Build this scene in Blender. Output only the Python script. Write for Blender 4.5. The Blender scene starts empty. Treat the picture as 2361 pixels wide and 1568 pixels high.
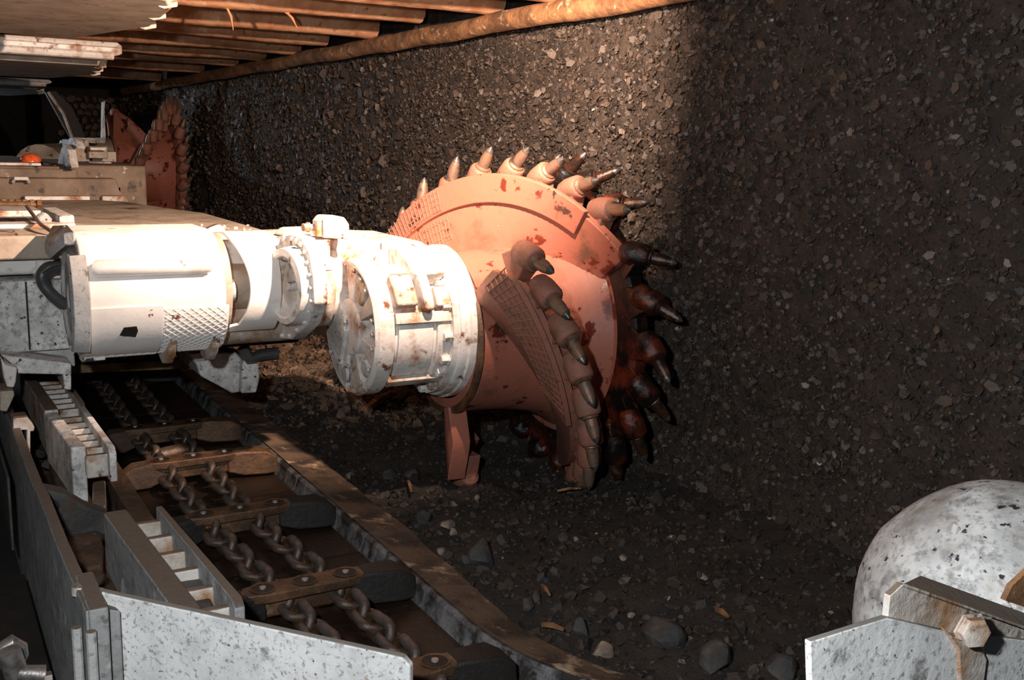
import bpy, bmesh, math, random
import numpy as np
from mathutils import Vector, Matrix, noise
random.seed(7); rng = np.random.default_rng(7)
PI = math.pi
sc = bpy.context.scene; COL = sc.collection
# ------------------------------------------------------------------ camera, light, exposure
FPX, CX, CY, EYE = 2343.0, 1180.5, 784.0, 1.77
RX = Vector((0.8618087, 0.0715775, -0.5021577))   # world axes seen in the camera frame
RY = Vector((-0.5065534, 0.1726968, -0.8447363))
RZ = Vector((0.0262569, 0.9823708, 0.1850895))
cam = bpy.data.cameras.new('camera'); cam.sensor_width = 36; cam.lens = 36 * FPX / 2361
cam.clip_start = .02; cam.clip_end = 100
co = bpy.data.objects.new('camera', cam); COL.objects.link(co); sc.camera = co
co.matrix_world = Matrix(((RX.x, RX.y, RX.z, 0), (RY.x, RY.y, RY.z, 0), (RZ.x, RZ.y, RZ.z, EYE), (0, 0, 0, 1)))
w = bpy.data.worlds.new('world'); sc.world = w; w.use_nodes = True
w.node_tree.nodes['Background'].inputs[0].default_value = (.55, .65, .8, 1)
w.node_tree.nodes['Background'].inputs[1].default_value = .02
sc.view_settings.view_transform = 'Standard'; sc.view_settings.look = 'None'
sc.view_settings.exposure = 0; sc.view_settings.gamma = 1

def lamp(name, kind, loc, power, col, size=.03, aim=None, angle=1, blend=.1):
    l = bpy.data.lights.new(name, kind); l.energy = power; l.color = col
    l.shadow_soft_size = size
    if kind == 'SPOT': l.spot_size = angle; l.spot_blend = blend
    o = bpy.data.objects.new(name, l); COL.objects.link(o); o.location = loc
    if aim is not None: o.rotation_euler = (Vector(aim) - Vector(loc)).to_track_quat('-Z', 'Y').to_euler()
    return o
# warm gallery floodlight near the roof, cool flash beside the camera, cool lamp far down the face
lamp('gallery_floodlight', 'SPOT', (1.75, 2.95, 2.42), 740, (1, .70, .53), .03, (1.80, 5.2, 2.26), math.radians(132), .65)
lamp('camera_flash', 'POINT', (-.15, .45, 1.95), 225, (.93, .965, 1), .04)
lamp('far_gallery_light', 'SPOT', (-.4, 14.4, 2.1), 170, (.82, .91, 1), .05, (2.6, 10.2, 1.6), math.radians(110), .3)

def P(u, v, a, val):                                # photograph pixel -> point on the world plane a = val
    c = Vector(((u - CX) / FPX, -(v - CY) / FPX, -1))
    d = Vector((RX.dot(c), RY.dot(c), RZ.dot(c))); i = 'xyz'.index(a)
    t = (val - (0, 0, EYE)[i]) / d[i]
    return Vector((0, 0, EYE)) + d * t

# ------------------------------------------------------------------ materials
MATS = {}
def mat(name, base, alt=None, scale=6, lo=.45, hi=.65, rough=.5, metal=0, bump=.3, bscale=40, patches=(), emit=None, island=None, glints=False, xstain=None, spec=.5, dust=None, bd=.01):
    m = bpy.data.materials.new(name); m.use_nodes = True; nt = m.node_tree; N = nt.nodes; L = nt.links
    b = N['Principled BSDF']; tc = N.new('ShaderNodeTexCoord')
    def nz(s, d=6, ro=.6, w=0):
        n = N.new('ShaderNodeTexNoise'); n.noise_dimensions = '4D'; n.inputs['W'].default_value = w
        n.inputs['Scale'].default_value = s; n.inputs['Detail'].default_value = d; n.inputs['Roughness'].default_value = ro
        L.new(tc.outputs['Object'], n.inputs['Vector']); return n
    def ramp(src, a, c):
        r = N.new('ShaderNodeMapRange'); r.inputs[1].default_value = a; r.inputs[2].default_value = c
        L.new(src, r.inputs[0]); return r.outputs[0]
    def mix(f, c1, c2):
        x = N.new('ShaderNodeMix'); x.data_type = 'RGBA'
        if f is not None: L.new(f, x.inputs[0])
        for k, c in ((6, c1), (7, c2)):
            if isinstance(c, tuple): x.inputs[k].default_value = (*c, 1)
            else: L.new(c, x.inputs[k])
        return x.outputs[2]
    col = base
    n0 = nz(scale)
    if alt is not None: col = mix(ramp(n0.outputs[0], lo, hi), base, alt)
    if island is not None:
        g = N.new('ShaderNodeNewGeometry'); cr = N.new('ShaderNodeValToRGB')
        L.new(g.outputs['Random Per Island'], cr.inputs[0])
        e = cr.color_ramp.elements
        while len(e) > 1: e.remove(e[-1])
        for k, (p, c) in enumerate(island):
            q = e[0] if k == 0 else e.new(p)
            q.position = p; q.color = (*c, 1)
        col = mix(ramp(n0.outputs[0], .3, .7), cr.outputs[0], base)
    rsock = None
    for k, (pc, ps, pl, ph, pr) in enumerate(patches):
        n = nz(ps, 8, .62, k + 1.7); f = ramp(n.outputs[0], pl, ph)
        col = mix(f, col, pc)
        if pr is not None:
            x = N.new('ShaderNodeMix'); L.new(f, x.inputs[0])
            if rsock is None: x.inputs[2].default_value = rough
            else: L.new(rsock, x.inputs[2])
            x.inputs[3].default_value = pr; rsock = x.outputs[0]
    if glints:                                        # a few freshly broken, shiny flakes
        g2 = N.new('ShaderNodeNewGeometry'); mr = N.new('ShaderNodeMath'); mr.operation = 'FRACT'; mm = N.new('ShaderNodeMath'); mm.operation = 'MULTIPLY'
        mm.inputs[1].default_value = 37.0; L.new(g2.outputs['Random Per Island'], mm.inputs[0]); L.new(mm.outputs[0], mr.inputs[0])
        rr_ = N.new('ShaderNodeMapRange'); rr_.inputs[1].default_value = .80; rr_.inputs[2].default_value = .86; rr_.inputs[3].default_value = rough; rr_.inputs[4].default_value = .16
        L.new(mr.outputs[0], rr_.inputs[0]); rsock = rr_.outputs[0]
    if xstain is not None:                            # oil that crept in from the cutting end of the drum
        sx2 = N.new('ShaderNodeSeparateXYZ'); L.new(tc.outputs['Object'], sx2.inputs[0]); n = nz(7, 6, .6, 8.8)
        a2 = N.new('ShaderNodeMath'); a2.operation = 'MULTIPLY_ADD'; L.new(sx2.outputs[0], a2.inputs[0]); a2.inputs[1].default_value = 1.0; L.new(n.outputs[0], a2.inputs[2])
        col = mix(ramp(a2.outputs[0], xstain[0], xstain[0] + .05), col, xstain[1])
        col = mix(ramp(a2.outputs[0], xstain[0] + .07, xstain[0] + .12), col, xstain[2])
    if dust is not None:                              # settled dust lies on faces that look up
        g = N.new('ShaderNodeNewGeometry'); sx = N.new('ShaderNodeSeparateXYZ'); L.new(g.outputs['Normal'], sx.inputs[0])
        n = nz(9, 8, .7, 5.5)
        a1 = N.new('ShaderNodeMath'); a1.operation = 'MULTIPLY_ADD'; L.new(n.outputs[0], a1.inputs[0]); a1.inputs[1].default_value = .5
        L.new(sx.outputs[2], a1.inputs[2])
        col = mix(ramp(a1.outputs[0], .93, 1.1), col, dust)
    if isinstance(col, tuple): b.inputs['Base Color'].default_value = (*col, 1)
    else: L.new(col, b.inputs['Base Color'])
    b.inputs['Roughness'].default_value = rough; b.inputs['Metallic'].default_value = metal
    b.inputs['Specular IOR Level'].default_value = spec
    if rsock is not None: L.new(rsock, b.inputs['Roughness'])
    if bump:
        n = nz(bscale, 8, .65, 3.3); bp = N.new('ShaderNodeBump'); bp.inputs['Strength'].default_value = bump
        bp.inputs['Distance'].default_value = bd
        L.new(n.outputs[0], bp.inputs['Height']); L.new(bp.outputs[0], b.inputs['Normal'])
    if emit: b.inputs['Emission Color'].default_value = (*emit[0], 1); b.inputs['Emission Strength'].default_value = emit[1]
    MATS[name] = m; return m
RUST = (.16, .05, .018); RUST2 = (.32, .14, .06)
clean = mat('clean_white_paint', (.82, .80, .77), (.74, .71, .67), 6, .42, .66, .42, 0, .25, 16,
    patches=((RUST2, 7, .64, .70, .8), (RUST, 13, .665, .69, .85), ((.55, .50, .44), 4, .56, .66, .6)))
sideg = mat('weathered_grey_plate', (.34, .34, .335), (.22, .22, .215), 7, .38, .66, .6, 0, .6, 45,
    patches=(((.13, .125, .12), 24, .54, .66, .8), ((.50, .49, .48), 12, .57, .66, .8), (RUST2, 12, .65, .70, .8)), dust=(.125, .098, .075))
white = mat('white_paint', (.80, .78, .75), (.66, .62, .57), 6, .42, .66, .42, 0, .35, 16,
    patches=((RUST2, 6, .53, .66, .8), (RUST, 11, .58, .65, .85), ((.45, .36, .27), 22, .56, .68, .8), ((.02, .018, .016), 8, .655, .67, .7)))
chalk = mat('speckled_white_paint', (.84, .84, .82), (.60, .60, .59), 9, .42, .66, .6, 0, .5, 60,
    patches=(((.34, .33, .31), 80, .53, .64, .8), ((.05, .05, .05), 90, .62, .66, .7), ((.16, .15, .14), 14, .60, .70, .8), (RUST2, 26, .65, .70, .8)), dust=(.20, .185, .165), bd=.003)
grey = mat('chalky_grey_paint', (.56, .555, .54), (.34, .33, .32), 7, .38, .66, .6, 0, .5, 45,
    patches=(((.16, .15, .14), 28, .56, .68, .8), ((.03, .03, .03), 55, .62, .66, .7), (RUST2, 12, .63, .70, .8)), dust=(.15, .115, .085))
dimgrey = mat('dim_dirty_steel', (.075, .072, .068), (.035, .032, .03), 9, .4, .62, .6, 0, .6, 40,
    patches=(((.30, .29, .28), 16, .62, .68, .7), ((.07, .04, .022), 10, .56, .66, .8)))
cowlw = mat('stained_white_paint', (.80, .795, .775), (.50, .49, .475), 9, .40, .62, .5, 0, .6, 40, bd=.004,
    patches=(((.36, .35, .33), 60, .52, .64, .8), ((.30, .29, .27), 3.2, .55, .68, .8), ((.26, .25, .235), 22, .53, .66, .8), ((.42, .34, .26), 5, .56, .68, .8), ((.03, .028, .025), 42, .61, .65, .7), (RUST2, 9, .64, .72, .8)))
rustw = mat('rust_bled_white_paint', (.64, .60, .55), (.40, .33, .26), 9, .42, .60, .5, 0, .6, 30,
    patches=(((.34, .15, .045), 8, .50, .64, .8), ((.12, .06, .025), 16, .58, .66, .85), ((.03, .02, .015), 20, .64, .68, .8)), dust=(.17, .12, .085))
dusty = mat('dust_covered_white_steel', (.50, .44, .37), (.30, .24, .185), 6, .4, .65, .6, 0, .5, 22,
    patches=((RUST2, 11, .57, .66, .8), ((.03, .022, .018), 14, .62, .68, .6)), dust=(.33, .265, .20))
topm = mat('dusty_stained_top', (.46, .39, .31), (.30, .24, .185), 4, .4, .65, .7, 0, .5, 22,
    patches=(((.055, .045, .038), 3.2, .57, .64, .35), ((.20, .15, .11), 14, .55, .66, .8), ((.75, .70, .64), 26, .655, .68, .6)))
brownd = mat('brown_dusty_steel', (.26, .195, .14), (.15, .105, .072), 5, .4, .65, .7, 0, .5, 22,
    patches=(((.045, .032, .024), 9, .58, .66, .6), ((.60, .52, .44), 13, .63, .67, .6)))
orange = mat('orange_red_paint', (.41, .135, .085), (.37, .145, .10), 4, .35, .65, .5, 0, .3, 20,
    xstain=(1.13, (.17, .028, .014), (.045, .022, .015)), patches=(((.17, .085, .05), 5, .56, .70, .5), ((.13, .022, .012), 9, .60, .635, .12), ((.05, .022, .014), 6, .615, .64, .16), ((.60, .30, .20), 30, .66, .70, .6)))
vaneo = mat('dusty_orange_paint', (.36, .135, .09), (.26, .13, .09), 8, .35, .65, .6, 0, .6, 30,
    patches=(((.17, .095, .055), 10, .53, .66, .7), ((.10, .03, .015), 17, .61, .67, .6)))
wetred = mat('oil_wet_dark_red_steel', (.15, .026, .011), (.028, .010, .006), 6, .40, .58, .16, 0, .8, 26,
    patches=(((.009, .007, .006), 7, .42, .52, .08), ((.22, .045, .014), 16, .60, .68, .35)), spec=.6)
pickm = mat('pick_steel', (.27, .145, .085), (.17, .13, .11), 25, .4, .65, .42, .35, .3, 60, patches=(((.04, .035, .033), 12, .55, .66, .3),))
wetpick = mat('wet_pick_steel', (.07, .028, .016), (.02, .015, .013), 20, .4, .6, .18, .3, .4, 50, patches=(((.16, .08, .04), 14, .56, .66, .3),), spec=.7)
tip = mat('carbide_tip', (.20, .18, .165), (.09, .085, .08), 40, .4, .6, .35, .6, .2, 80)
chainm = mat('oily_chain_steel', (.10, .082, .072), (.065, .036, .020), 14, .45, .60, .34, .35, .4, 60, patches=(((.02, .015, .012), 10, .54, .64, .3), ((.24, .22, .21), 22, .62, .68, .35)))
flightm = mat('rusty_flight_steel', (.15, .078, .038), (.065, .036, .020), 10, .4, .62, .42, .2, .6, 40, patches=(((.26, .18, .12), 20, .60, .68, .5), ((.02, .015, .012), 14, .60, .66, .5)))
blackst = mat('coal_blackened_steel', (.018, .015, .013), (.009, .008, .007), 8, .4, .6, .6, .1, .5, 40, patches=(((.05, .03, .017), 9, .60, .70, .6),))
panm = mat('worn_pan_steel', (.030, .016, .009), (.011, .008, .006), 5, .4, .62, .42, .3, .5, 30, patches=(((.12, .06, .028), 10, .60, .70, .35),))
lipm = mat('bright_worn_steel', (.23, .23, .235), (.03, .027, .025), 9, .42, .62, .5, .2, .8, 50, patches=(((.018, .016, .014), 12, .50, .60, .7),))
studm = mat('bright_stud', (.35, .31, .28), None, 9, rough=.4, metal=.5, bump=.2)
brownst = mat('mud_brown_steel', (.10, .058, .034), (.045, .028, .019), 9, .4, .62, .7, 0, .9, 30, patches=(((.20, .135, .09), 14, .60, .70, .7), ((.03, .022, .018), 18, .60, .68, .7)))
toem = mat('lamp_dappled_toe_plate', (.13, .088, .058), (.045, .032, .024), 7, .42, .60, .6, .1, .8, 30, patches=(((.46, .34, .235), 10, .55, .64, .5), ((.02, .018, .016), 8, .58, .66, .8)))  # pale tan patches paint dappled warm lamplight into the plate colour
yellow = mat('faded_yellow_paint', (.36, .25, .08), (.09, .06, .03), 9, .42, .6, .6, 0, .4, 30)
wood = mat('peeled_timber', (.66, .36, .20), (.46, .19, .085), 7, .4, .62, .75, 0, .8, 26, patches=(((.74, .52, .36), 13, .56, .68, .7), ((.14, .05, .02), 10, .62, .70, .9)))
barkm = mat('bark_mottled_timber', (.42, .21, .09), (.17, .08, .035), 9, .40, .58, .8, 0, 1, 40, patches=(((.62, .46, .29), 18, .58, .66, .8), ((.10, .06, .03), 13, .60, .68, .8)))
rubber = mat('black_rubber', (.05, .05, .052), (.085, .082, .078), 10, .4, .65, .4, 0, .1, 60)
cablem = mat('brown_cable', (.22, .13, .09), (.12, .08, .06), 20, .4, .6, .5, 0, .1, 60)
brass = mat('dirty_brass', (.42, .24, .12), (.2, .1, .05), 24, .4, .65, .4, .5, .3, 60)
lens = mat('red_orange_lens', (.75, .08, .02), (.9, .2, .06), 20, .4, .6, .08, 0, 0, 20)
coal = mat('coal_face_rock', (.072, .052, .038), (.044, .034, .027), 5, .4, .62, .7, 0, 1, 60, patches=(((.105, .074, .052), 20, .55, .68, .7), ((.014, .014, .015), 40, .56, .64, .4)), bd=.02)
chipm = mat('coal_chips', (.070, .051, .038), scale=4, rough=.5, glints=True, bump=.5, bscale=80,
    island=((0, (.016, .016, .018)), (.22, (.036, .031, .028)), (.6, (.068, .051, .039)), (.88, (.105, .074, .052)), (.975, (.15, .11, .085)), (.99, (.30, .26, .22)), (1, (.5, .46, .42))), spec=.6)
rubble = mat('floor_rubble', (.042, .031, .023), (.019, .017, .015), 5, .4, .62, .85, 0, 1, 34, patches=(((.06, .041, .028), 9, .56, .70, .8),), bd=.02)
gravm = mat('gravel_crumbs', (.040, .030, .023), scale=4, rough=.55, bump=.5, bscale=80,
    island=((0, (.015, .015, .016)), (.5, (.036, .029, .024)), (.85, (.075, .055, .042)), (.97, (.10, .08, .065)), (.992, (.34, .27, .22)), (1, (.5, .44, .38))))
rockm = mat('grey_rock', (.075, .066, .06), (.032, .030, .029), 9, .4, .62, .7, 0, .8, 30, patches=(((.13, .095, .07), 14, .58, .7, .8),))
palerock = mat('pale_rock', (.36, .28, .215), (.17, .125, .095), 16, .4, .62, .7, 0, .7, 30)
packm = mat('pack_stone', (.22, .16, .115), (.11, .08, .06), 9, .4, .62, .8, 0, .8, 30)
dark = mat('dark_void_rock', (.012, .011, .011), (.02, .018, .016), 4, .4, .6, .9, 0, .6, 20)
hidden = mat('dull_roof_board', (.035, .024, .018), (.018, .013, .010), 5, .4, .6, .9, 0, .5, 20)

# ------------------------------------------------------------------ mesh tools
def V(*a): return Vector(a)
class M:
    def __init__(s): s.v = []; s.f = []
    def add(s, vs, fs):
        k = len(s.v); s.v += [tuple(p) for p in vs]; s.f += [tuple(i + k for i in f) for f in fs]; return s
    def box(s, x0, x1, y0, y1, z0, z1, R=None, o=None):
        p = [V(x, y, z) for z in (z0, z1) for (x, y) in ((x0, y0), (x1, y0), (x1, y1), (x0, y1))]
        if R is not None: p = [R @ q + o for q in p]
        return s.add(p, [(3, 2, 1, 0), (4, 5, 6, 7), (0, 1, 5, 4), (1, 2, 6, 5), (2, 3, 7, 6), (3, 0, 4, 7)])
    def prism(s, pts, vec):
        n = len(pts); vec = Vector(vec); a = [Vector(p) for p in pts]
        return s.add(a + [p + vec for p in a], [tuple(range(n - 1, -1, -1)), tuple(range(n, 2 * n))] + [(i, (i + 1) % n, n + (i + 1) % n, n + i) for i in range(n)])
    def loft(s, rings, close=True, caps=True):
        n = len(rings[0]); vs = [p for r in rings for p in r]; fs = []
        for j in range(len(rings) - 1):
            for i in range(n if close else n - 1):
                i2 = (i + 1) % n; fs.append((j * n + i, j * n + i2, (j + 1) * n + i2, (j + 1) * n + i))
        if caps and close:
            fs.append(tuple(range(n - 1, -1, -1))); fs.append(tuple((len(rings) - 1) * n + i for i in range(n)))
        return s.add(vs, fs)
    def lathe(s, prof, o, ax, seg=40, a0=0, a1=2 * PI, up=(0, 0, 1), caps=False):
        ax = Vector(ax).normalized(); o = Vector(o); upv = Vector(up)
        if abs(ax.dot(upv)) > .95: upv = V(0, 1, 0)
        e2 = (upv - ax * upv.dot(ax)).normalized(); e1 = e2.cross(ax)   # angle 0 = e1, 90 = up
        full = abs(a1 - a0 - 2 * PI) < 1e-6; n = seg if full else seg + 1
        rings = []
        for (a, r) in prof:
            rings.append([o + ax * a + (e1 * math.cos(a0 + (a1 - a0) * k / seg) + e2 * math.sin(a0 + (a1 - a0) * k / seg)) * r for k in range(n)])
        return s.loft(rings, full, caps)
    def tube(s, pts, r, seg=10, caps=True):
        pts = [Vector(p) for p in pts]; n = len(pts)
        rr = r if isinstance(r, (list, tuple)) else [r] * n
        t0 = (pts[1] - pts[0]).normalized(); u = t0.orthogonal().normalized(); rings = []
        for i in range(n):
            t = (pts[min(i + 1, n - 1)] - pts[max(i - 1, 0)]).normalized()
            u = (u - t * u.dot(t)).normalized(); b = t.cross(u)
            rings.append([pts[i] + (u * math.cos(2 * PI * k / seg) + b * math.sin(2 * PI * k / seg)) * rr[i] for k in range(seg)])
        return s.loft(rings, True, caps)
    def ring(s, pts, r, seg=10):                      # closed tube
        pts = [Vector(p) for p in pts]; n = len(pts); c = sum(pts, V(0, 0, 0)) / n
        nrm = (pts[0] - c).cross(pts[n // 4] - c).normalized(); vs = []; fs = []
        for i in range(n):
            t = (pts[(i + 1) % n] - pts[i - 1]).normalized(); b = t.cross(nrm)
            vs += [pts[i] + (b * math.cos(2 * PI * k / seg) + nrm * math.sin(2 * PI * k / seg)) * r for k in range(seg)]
        for i in range(n):
            for k in range(seg):
                fs.append((i * seg + k, i * seg + (k + 1) % seg, ((i + 1) % n) * seg + (k + 1) % seg, ((i + 1) % n) * seg + k))
        return s.add(vs, fs)
    def hexbolt(s, o, ax, r=.02, h=.015, seg=6):
        ax = Vector(ax).normalized()
        s.lathe([(0, 0), (0, r * 1.25), (h * .25, r * 1.25), (h * .25, r), (h, r), (h * 1.08, r * .86), (h * 1.08, 0)], o, ax, seg); return s
    def rock(s, c, r, seed=0, flat=.7, sub=2, rough=.35):
        bm = bmesh.new(); bmesh.ops.create_icosphere(bm, subdivisions=sub, radius=1)
        q = Matrix.Rotation(seed * 1.7, 3, 'Z') @ Matrix.Rotation(seed * .9, 3, 'X'); sx = .7 + .6 * ((seed * 37) % 10) / 10
        rr = random.Random(seed); planes = [(Vector((rr.gauss(0, 1), rr.gauss(0, 1), rr.gauss(0, 1))).normalized(), .55 + .4 * rr.random()) for _ in range(11)]
        vs = []
        for v in bm.verts:
            p = v.co.normalized() * (1.05 + rough * .4 * noise.noise(v.co * 1.6 + V(seed, 0, 0)))
            for n, d in planes:                      # chop flat facets
                k = p.dot(n)
                if k > d: p = p - n * (k - d) * .92
            p = q @ V(p.x * sx, p.y, p.z * flat); vs.append(Vector(c) + p * r)
        s.add(vs, [tuple(v.index for v in f.verts) for f in bm.faces]); bm.free(); return s
    def build(s, name, m, parent=None, bevel=0, angle=35, flatshade=False, seg=2):
        me = bpy.data.meshes.new(name); off = parent['_o'] if parent is not None else None
        v = s.v
        if off is not None: v = [(p[0] - off[0], p[1] - off[1], p[2] - off[2]) for p in v]
        me.from_pydata(v, [], s.f); me.update()
        bm = bmesh.new(); bm.from_mesh(me); bmesh.ops.remove_doubles(bm, verts=bm.verts, dist=1e-5)
        bmesh.ops.recalc_face_normals(bm, faces=bm.faces)
        bm.to_mesh(me); bm.free()
        if not flatshade:
            me.polygons.foreach_set('use_smooth', [True] * len(me.polygons)); me.set_sharp_from_angle(angle=math.radians(angle))
        me.materials.append(m); o = bpy.data.objects.new(name, me); COL.objects.link(o)
        if parent is not None: o.parent = parent; o['_o'] = parent['_o']
        if bevel:
            b = o.modifiers.new('bevel', 'BEVEL'); b.width = bevel; b.segments = seg; b.limit_method = 'ANGLE'; b.angle_limit = math.radians(40); b.harden_normals = True
        return o
def tag(o, label=None, cat=None, group=None, kind=None):
    if label: o['label'] = label
    if cat: o['category'] = cat
    if group: o['group'] = group
    if kind: o['kind'] = kind
    return o
def thing(name, label, cat, loc, group=None):
    o = bpy.data.objects.new(name, None); COL.objects.link(o); o.location = loc; o['_o'] = tuple(loc); o.empty_display_size = .05
    return tag(o, label, cat, group)
def one(mb, name, m, label, cat, group=None, kind=None, c=None, **k):   # a thing that is one mesh, origin at its base
    a = np.array(mb.v); o = c or (float(a[:, 0].mean()), float(a[:, 1].mean()), float(a[:, 2].min()))
    mb.v = [(p[0] - o[0], p[1] - o[1], p[2] - o[2]) for p in mb.v]
    ob = mb.build(name, m, None, **k); ob.location = o; return tag(ob, label, cat, group, kind)
def copy_tree(o, loc=None, **t):
    c = o.copy(); COL.objects.link(c)
    if loc is not None: c.location = loc
    for ch in o.children:
        d = ch.copy(); COL.objects.link(d); d.parent = c
        for g in ch.children:
            e = g.copy(); COL.objects.link(e); e.parent = d
    tag(c, **t); return c
def struct(mb, name, m, **k):
    o = mb.build(name, m, **k); o['kind'] = 'structure'; return o

# ------------------------------------------------------------------ setting: coal face, floor, roof, far end
XF = 3.0
def face_x(y, z):
    b = max(0, .55 - z)
    return XF - b * b * .9 + .05 * noise.noise(V(y * .6, z * .7, 0)) + .03 * noise.noise(V(y * 2.1, z * 2.3, 5))
def coal_face():
    ys = list(np.arange(1.0, 6.6, .018)) + list(np.arange(6.6, 12, .035)) + list(np.arange(12, 20.3, .08)); zs = np.arange(.0, 2.72, .02)
    m = M(); nz_ = len(zs); vs = []
    for y in ys:
        for z in zs:
            p = V(y * 17, z * 17, 1); d = noise.cell(V(y * 24 + noise.noise(p) * 1.2, z * 26 + noise.noise(p * 1.1) * 1.2, 0))
            vs.append((face_x(y, z) + .010 * noise.noise(V(y * 9, z * 9, 3)) - .012 * d + .006 * noise.noise(p * 2.3), y, z))
    fs = [(i * nz_ + j, i * nz_ + j + 1, (i + 1) * nz_ + j + 1, (i + 1) * nz_ + j) for i in range(len(ys) - 1) for j in range(nz_ - 1)]
    m.v = vs; m.f = fs; o = struct(m, 'wall_right', coal, angle=50)
    return o
coal_face()
def chips(name, centres, sizes, nrm, label, cat, m=chipm, tilt=.75):
    n = len(centres); base = np.array([(1, 0, .35), (.3, .95, .3), (-.8, .6, .4), (-.9, -.5, .3), (.2, -1, .35), (.55, .1, -.35), (-.4, .5, -.35), (-.3, -.6, -.35)])
    faces = [(0, 1, 2, 3, 4), (5, 7, 6), (0, 5, 6, 1), (1, 6, 2), (2, 6, 7, 3), (3, 7, 4), (4, 7, 5, 0)]
    nv = len(base); allv = np.zeros((n * nv, 3))
    for i in range(n):
        e = Matrix.Rotation(rng.uniform(0, 6.28), 3, 'Z'); ax = Vector(nrm[i]) + Vector(rng.normal(0, tilt, 3)); q = ax.to_track_quat('Z', 'X').to_matrix()
        b = base * (1 + rng.uniform(-.28, .28, base.shape)) * np.array([1, rng.uniform(.55, 1), rng.uniform(.4, 1.1)]) * sizes[i]
        allv[i * nv:(i + 1) * nv] = b @ np.array(q @ e).T + centres[i]
    me = bpy.data.meshes.new(name); fs = [tuple(i * nv + k for k in f) for i in range(n) for f in faces]
    me.from_pydata(allv.tolist(), [], fs); me.materials.append(m); o = bpy.data.objects.new(name, me); COL.objects.link(o)
    return tag(o, label, cat, None, 'stuff')
def face_chips():
    cs, ss, ns = [], [], []
    for (y0, y1, n, sz) in ((1.1, 3.2, 15000, .0075), (3.2, 6.6, 30000, .0080), (6.6, 12, 14000, .0125), (12, 18, 3000, .02)):
        for _ in range(n):
            y = rng.uniform(y0, y1); z = rng.uniform(.12, 2.46); s = sz * math.exp(rng.normal(0, .5)); s = min(s, sz * 3.4)
            cs.append((face_x(y, z) - s * .25 - .004, y, z)); ss.append(s); ns.append((-1, 0, 0))
    chips('coal_chips', np.array(cs), ss, ns, 'small angular coal chips packed all over the tall coal face', 'coal')
face_chips()
def floor_z(x, y):
    t = min(1, max(0, (x - 1.45) / 1.5))
    g = .20 + .06 * t + .07 * noise.noise(V(x * 1.3, y * 1.1, 2)) + .035 * noise.noise(V(x * 4, y * 4, 7)) + .014 * noise.noise(V(x * 13, y * 13, 1))
    if x < 1.6: g = min(g, .36) 
    return g + .22 * max(0, t - .8) ** 1.0
def rubble_floor():
    xs = np.arange(1.36, 3.12, .022); ys = list(np.arange(.9, 7, .022)) + list(np.arange(7, 18, .12)); m = M()
    m.v = [(x, y, floor_z(x, y) + .008 * noise.noise(V(x * 40, y * 40, 0))) for x in xs for y in ys]; n = len(ys)
    m.f = [(i * n + j, (i + 1) * n + j, (i + 1) * n + j + 1, i * n + j + 1) for i in range(len(xs) - 1) for j in range(n - 1)]
    o = m.build('floor', rubble, angle=60); tag(o, None, None, None, 'structure')
    cs, ss, ns = [], [], []
    for _ in range(14000):
        x = rng.uniform(1.5, 2.98); y = rng.uniform(1.2, 7.5); s = .009 * math.exp(rng.normal(0, .5)); s = min(s, .03)
        cs.append((x, y, floor_z(x, y) + s * .15)); ss.append(s); ns.append((0, 0, 1))
    chips('floor_gravel', np.array(cs), ss, ns, 'fine dark gravel and coal crumbs strewn over the floor beside the conveyor', 'gravel', gravm)
rubble_floor()
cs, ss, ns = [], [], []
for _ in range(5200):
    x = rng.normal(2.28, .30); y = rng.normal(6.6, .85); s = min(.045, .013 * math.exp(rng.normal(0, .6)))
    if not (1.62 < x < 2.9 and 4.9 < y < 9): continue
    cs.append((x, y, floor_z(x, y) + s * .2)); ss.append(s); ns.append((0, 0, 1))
lit_sandm = mat('lit_sandy_rubble', (.15, .10, .065), scale=5, rough=.8, bump=.5, bscale=50, island=((0, (.06, .045, .032)), (.5, (.15, .10, .066)), (.9, (.24, .165, .11)), (1, (.42, .33, .25))))  # pale sandy tone added here to brighten the lamplit patch of floor
chips('lit_sandy_rubble', np.array(cs), ss, ns, 'sandy brown rubble, made paler to brighten the lit floor beneath the arm', 'rubble', lit_sandm)
struct(M().box(-4, 4, -.5, 21, -.1, 0), 'floor', dark)
struct(M().box(-4, 3.4, .6, 21, 2.66, 2.76), 'ceiling', hidden)
struct(M().box(-4.1, -4, -.5, 21, 0, 2.7), 'wall_left', dark)
struct(M().box(-4, 3.4, 20.5, 20.6, 0, 2.7), 'wall_back', dark)

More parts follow.
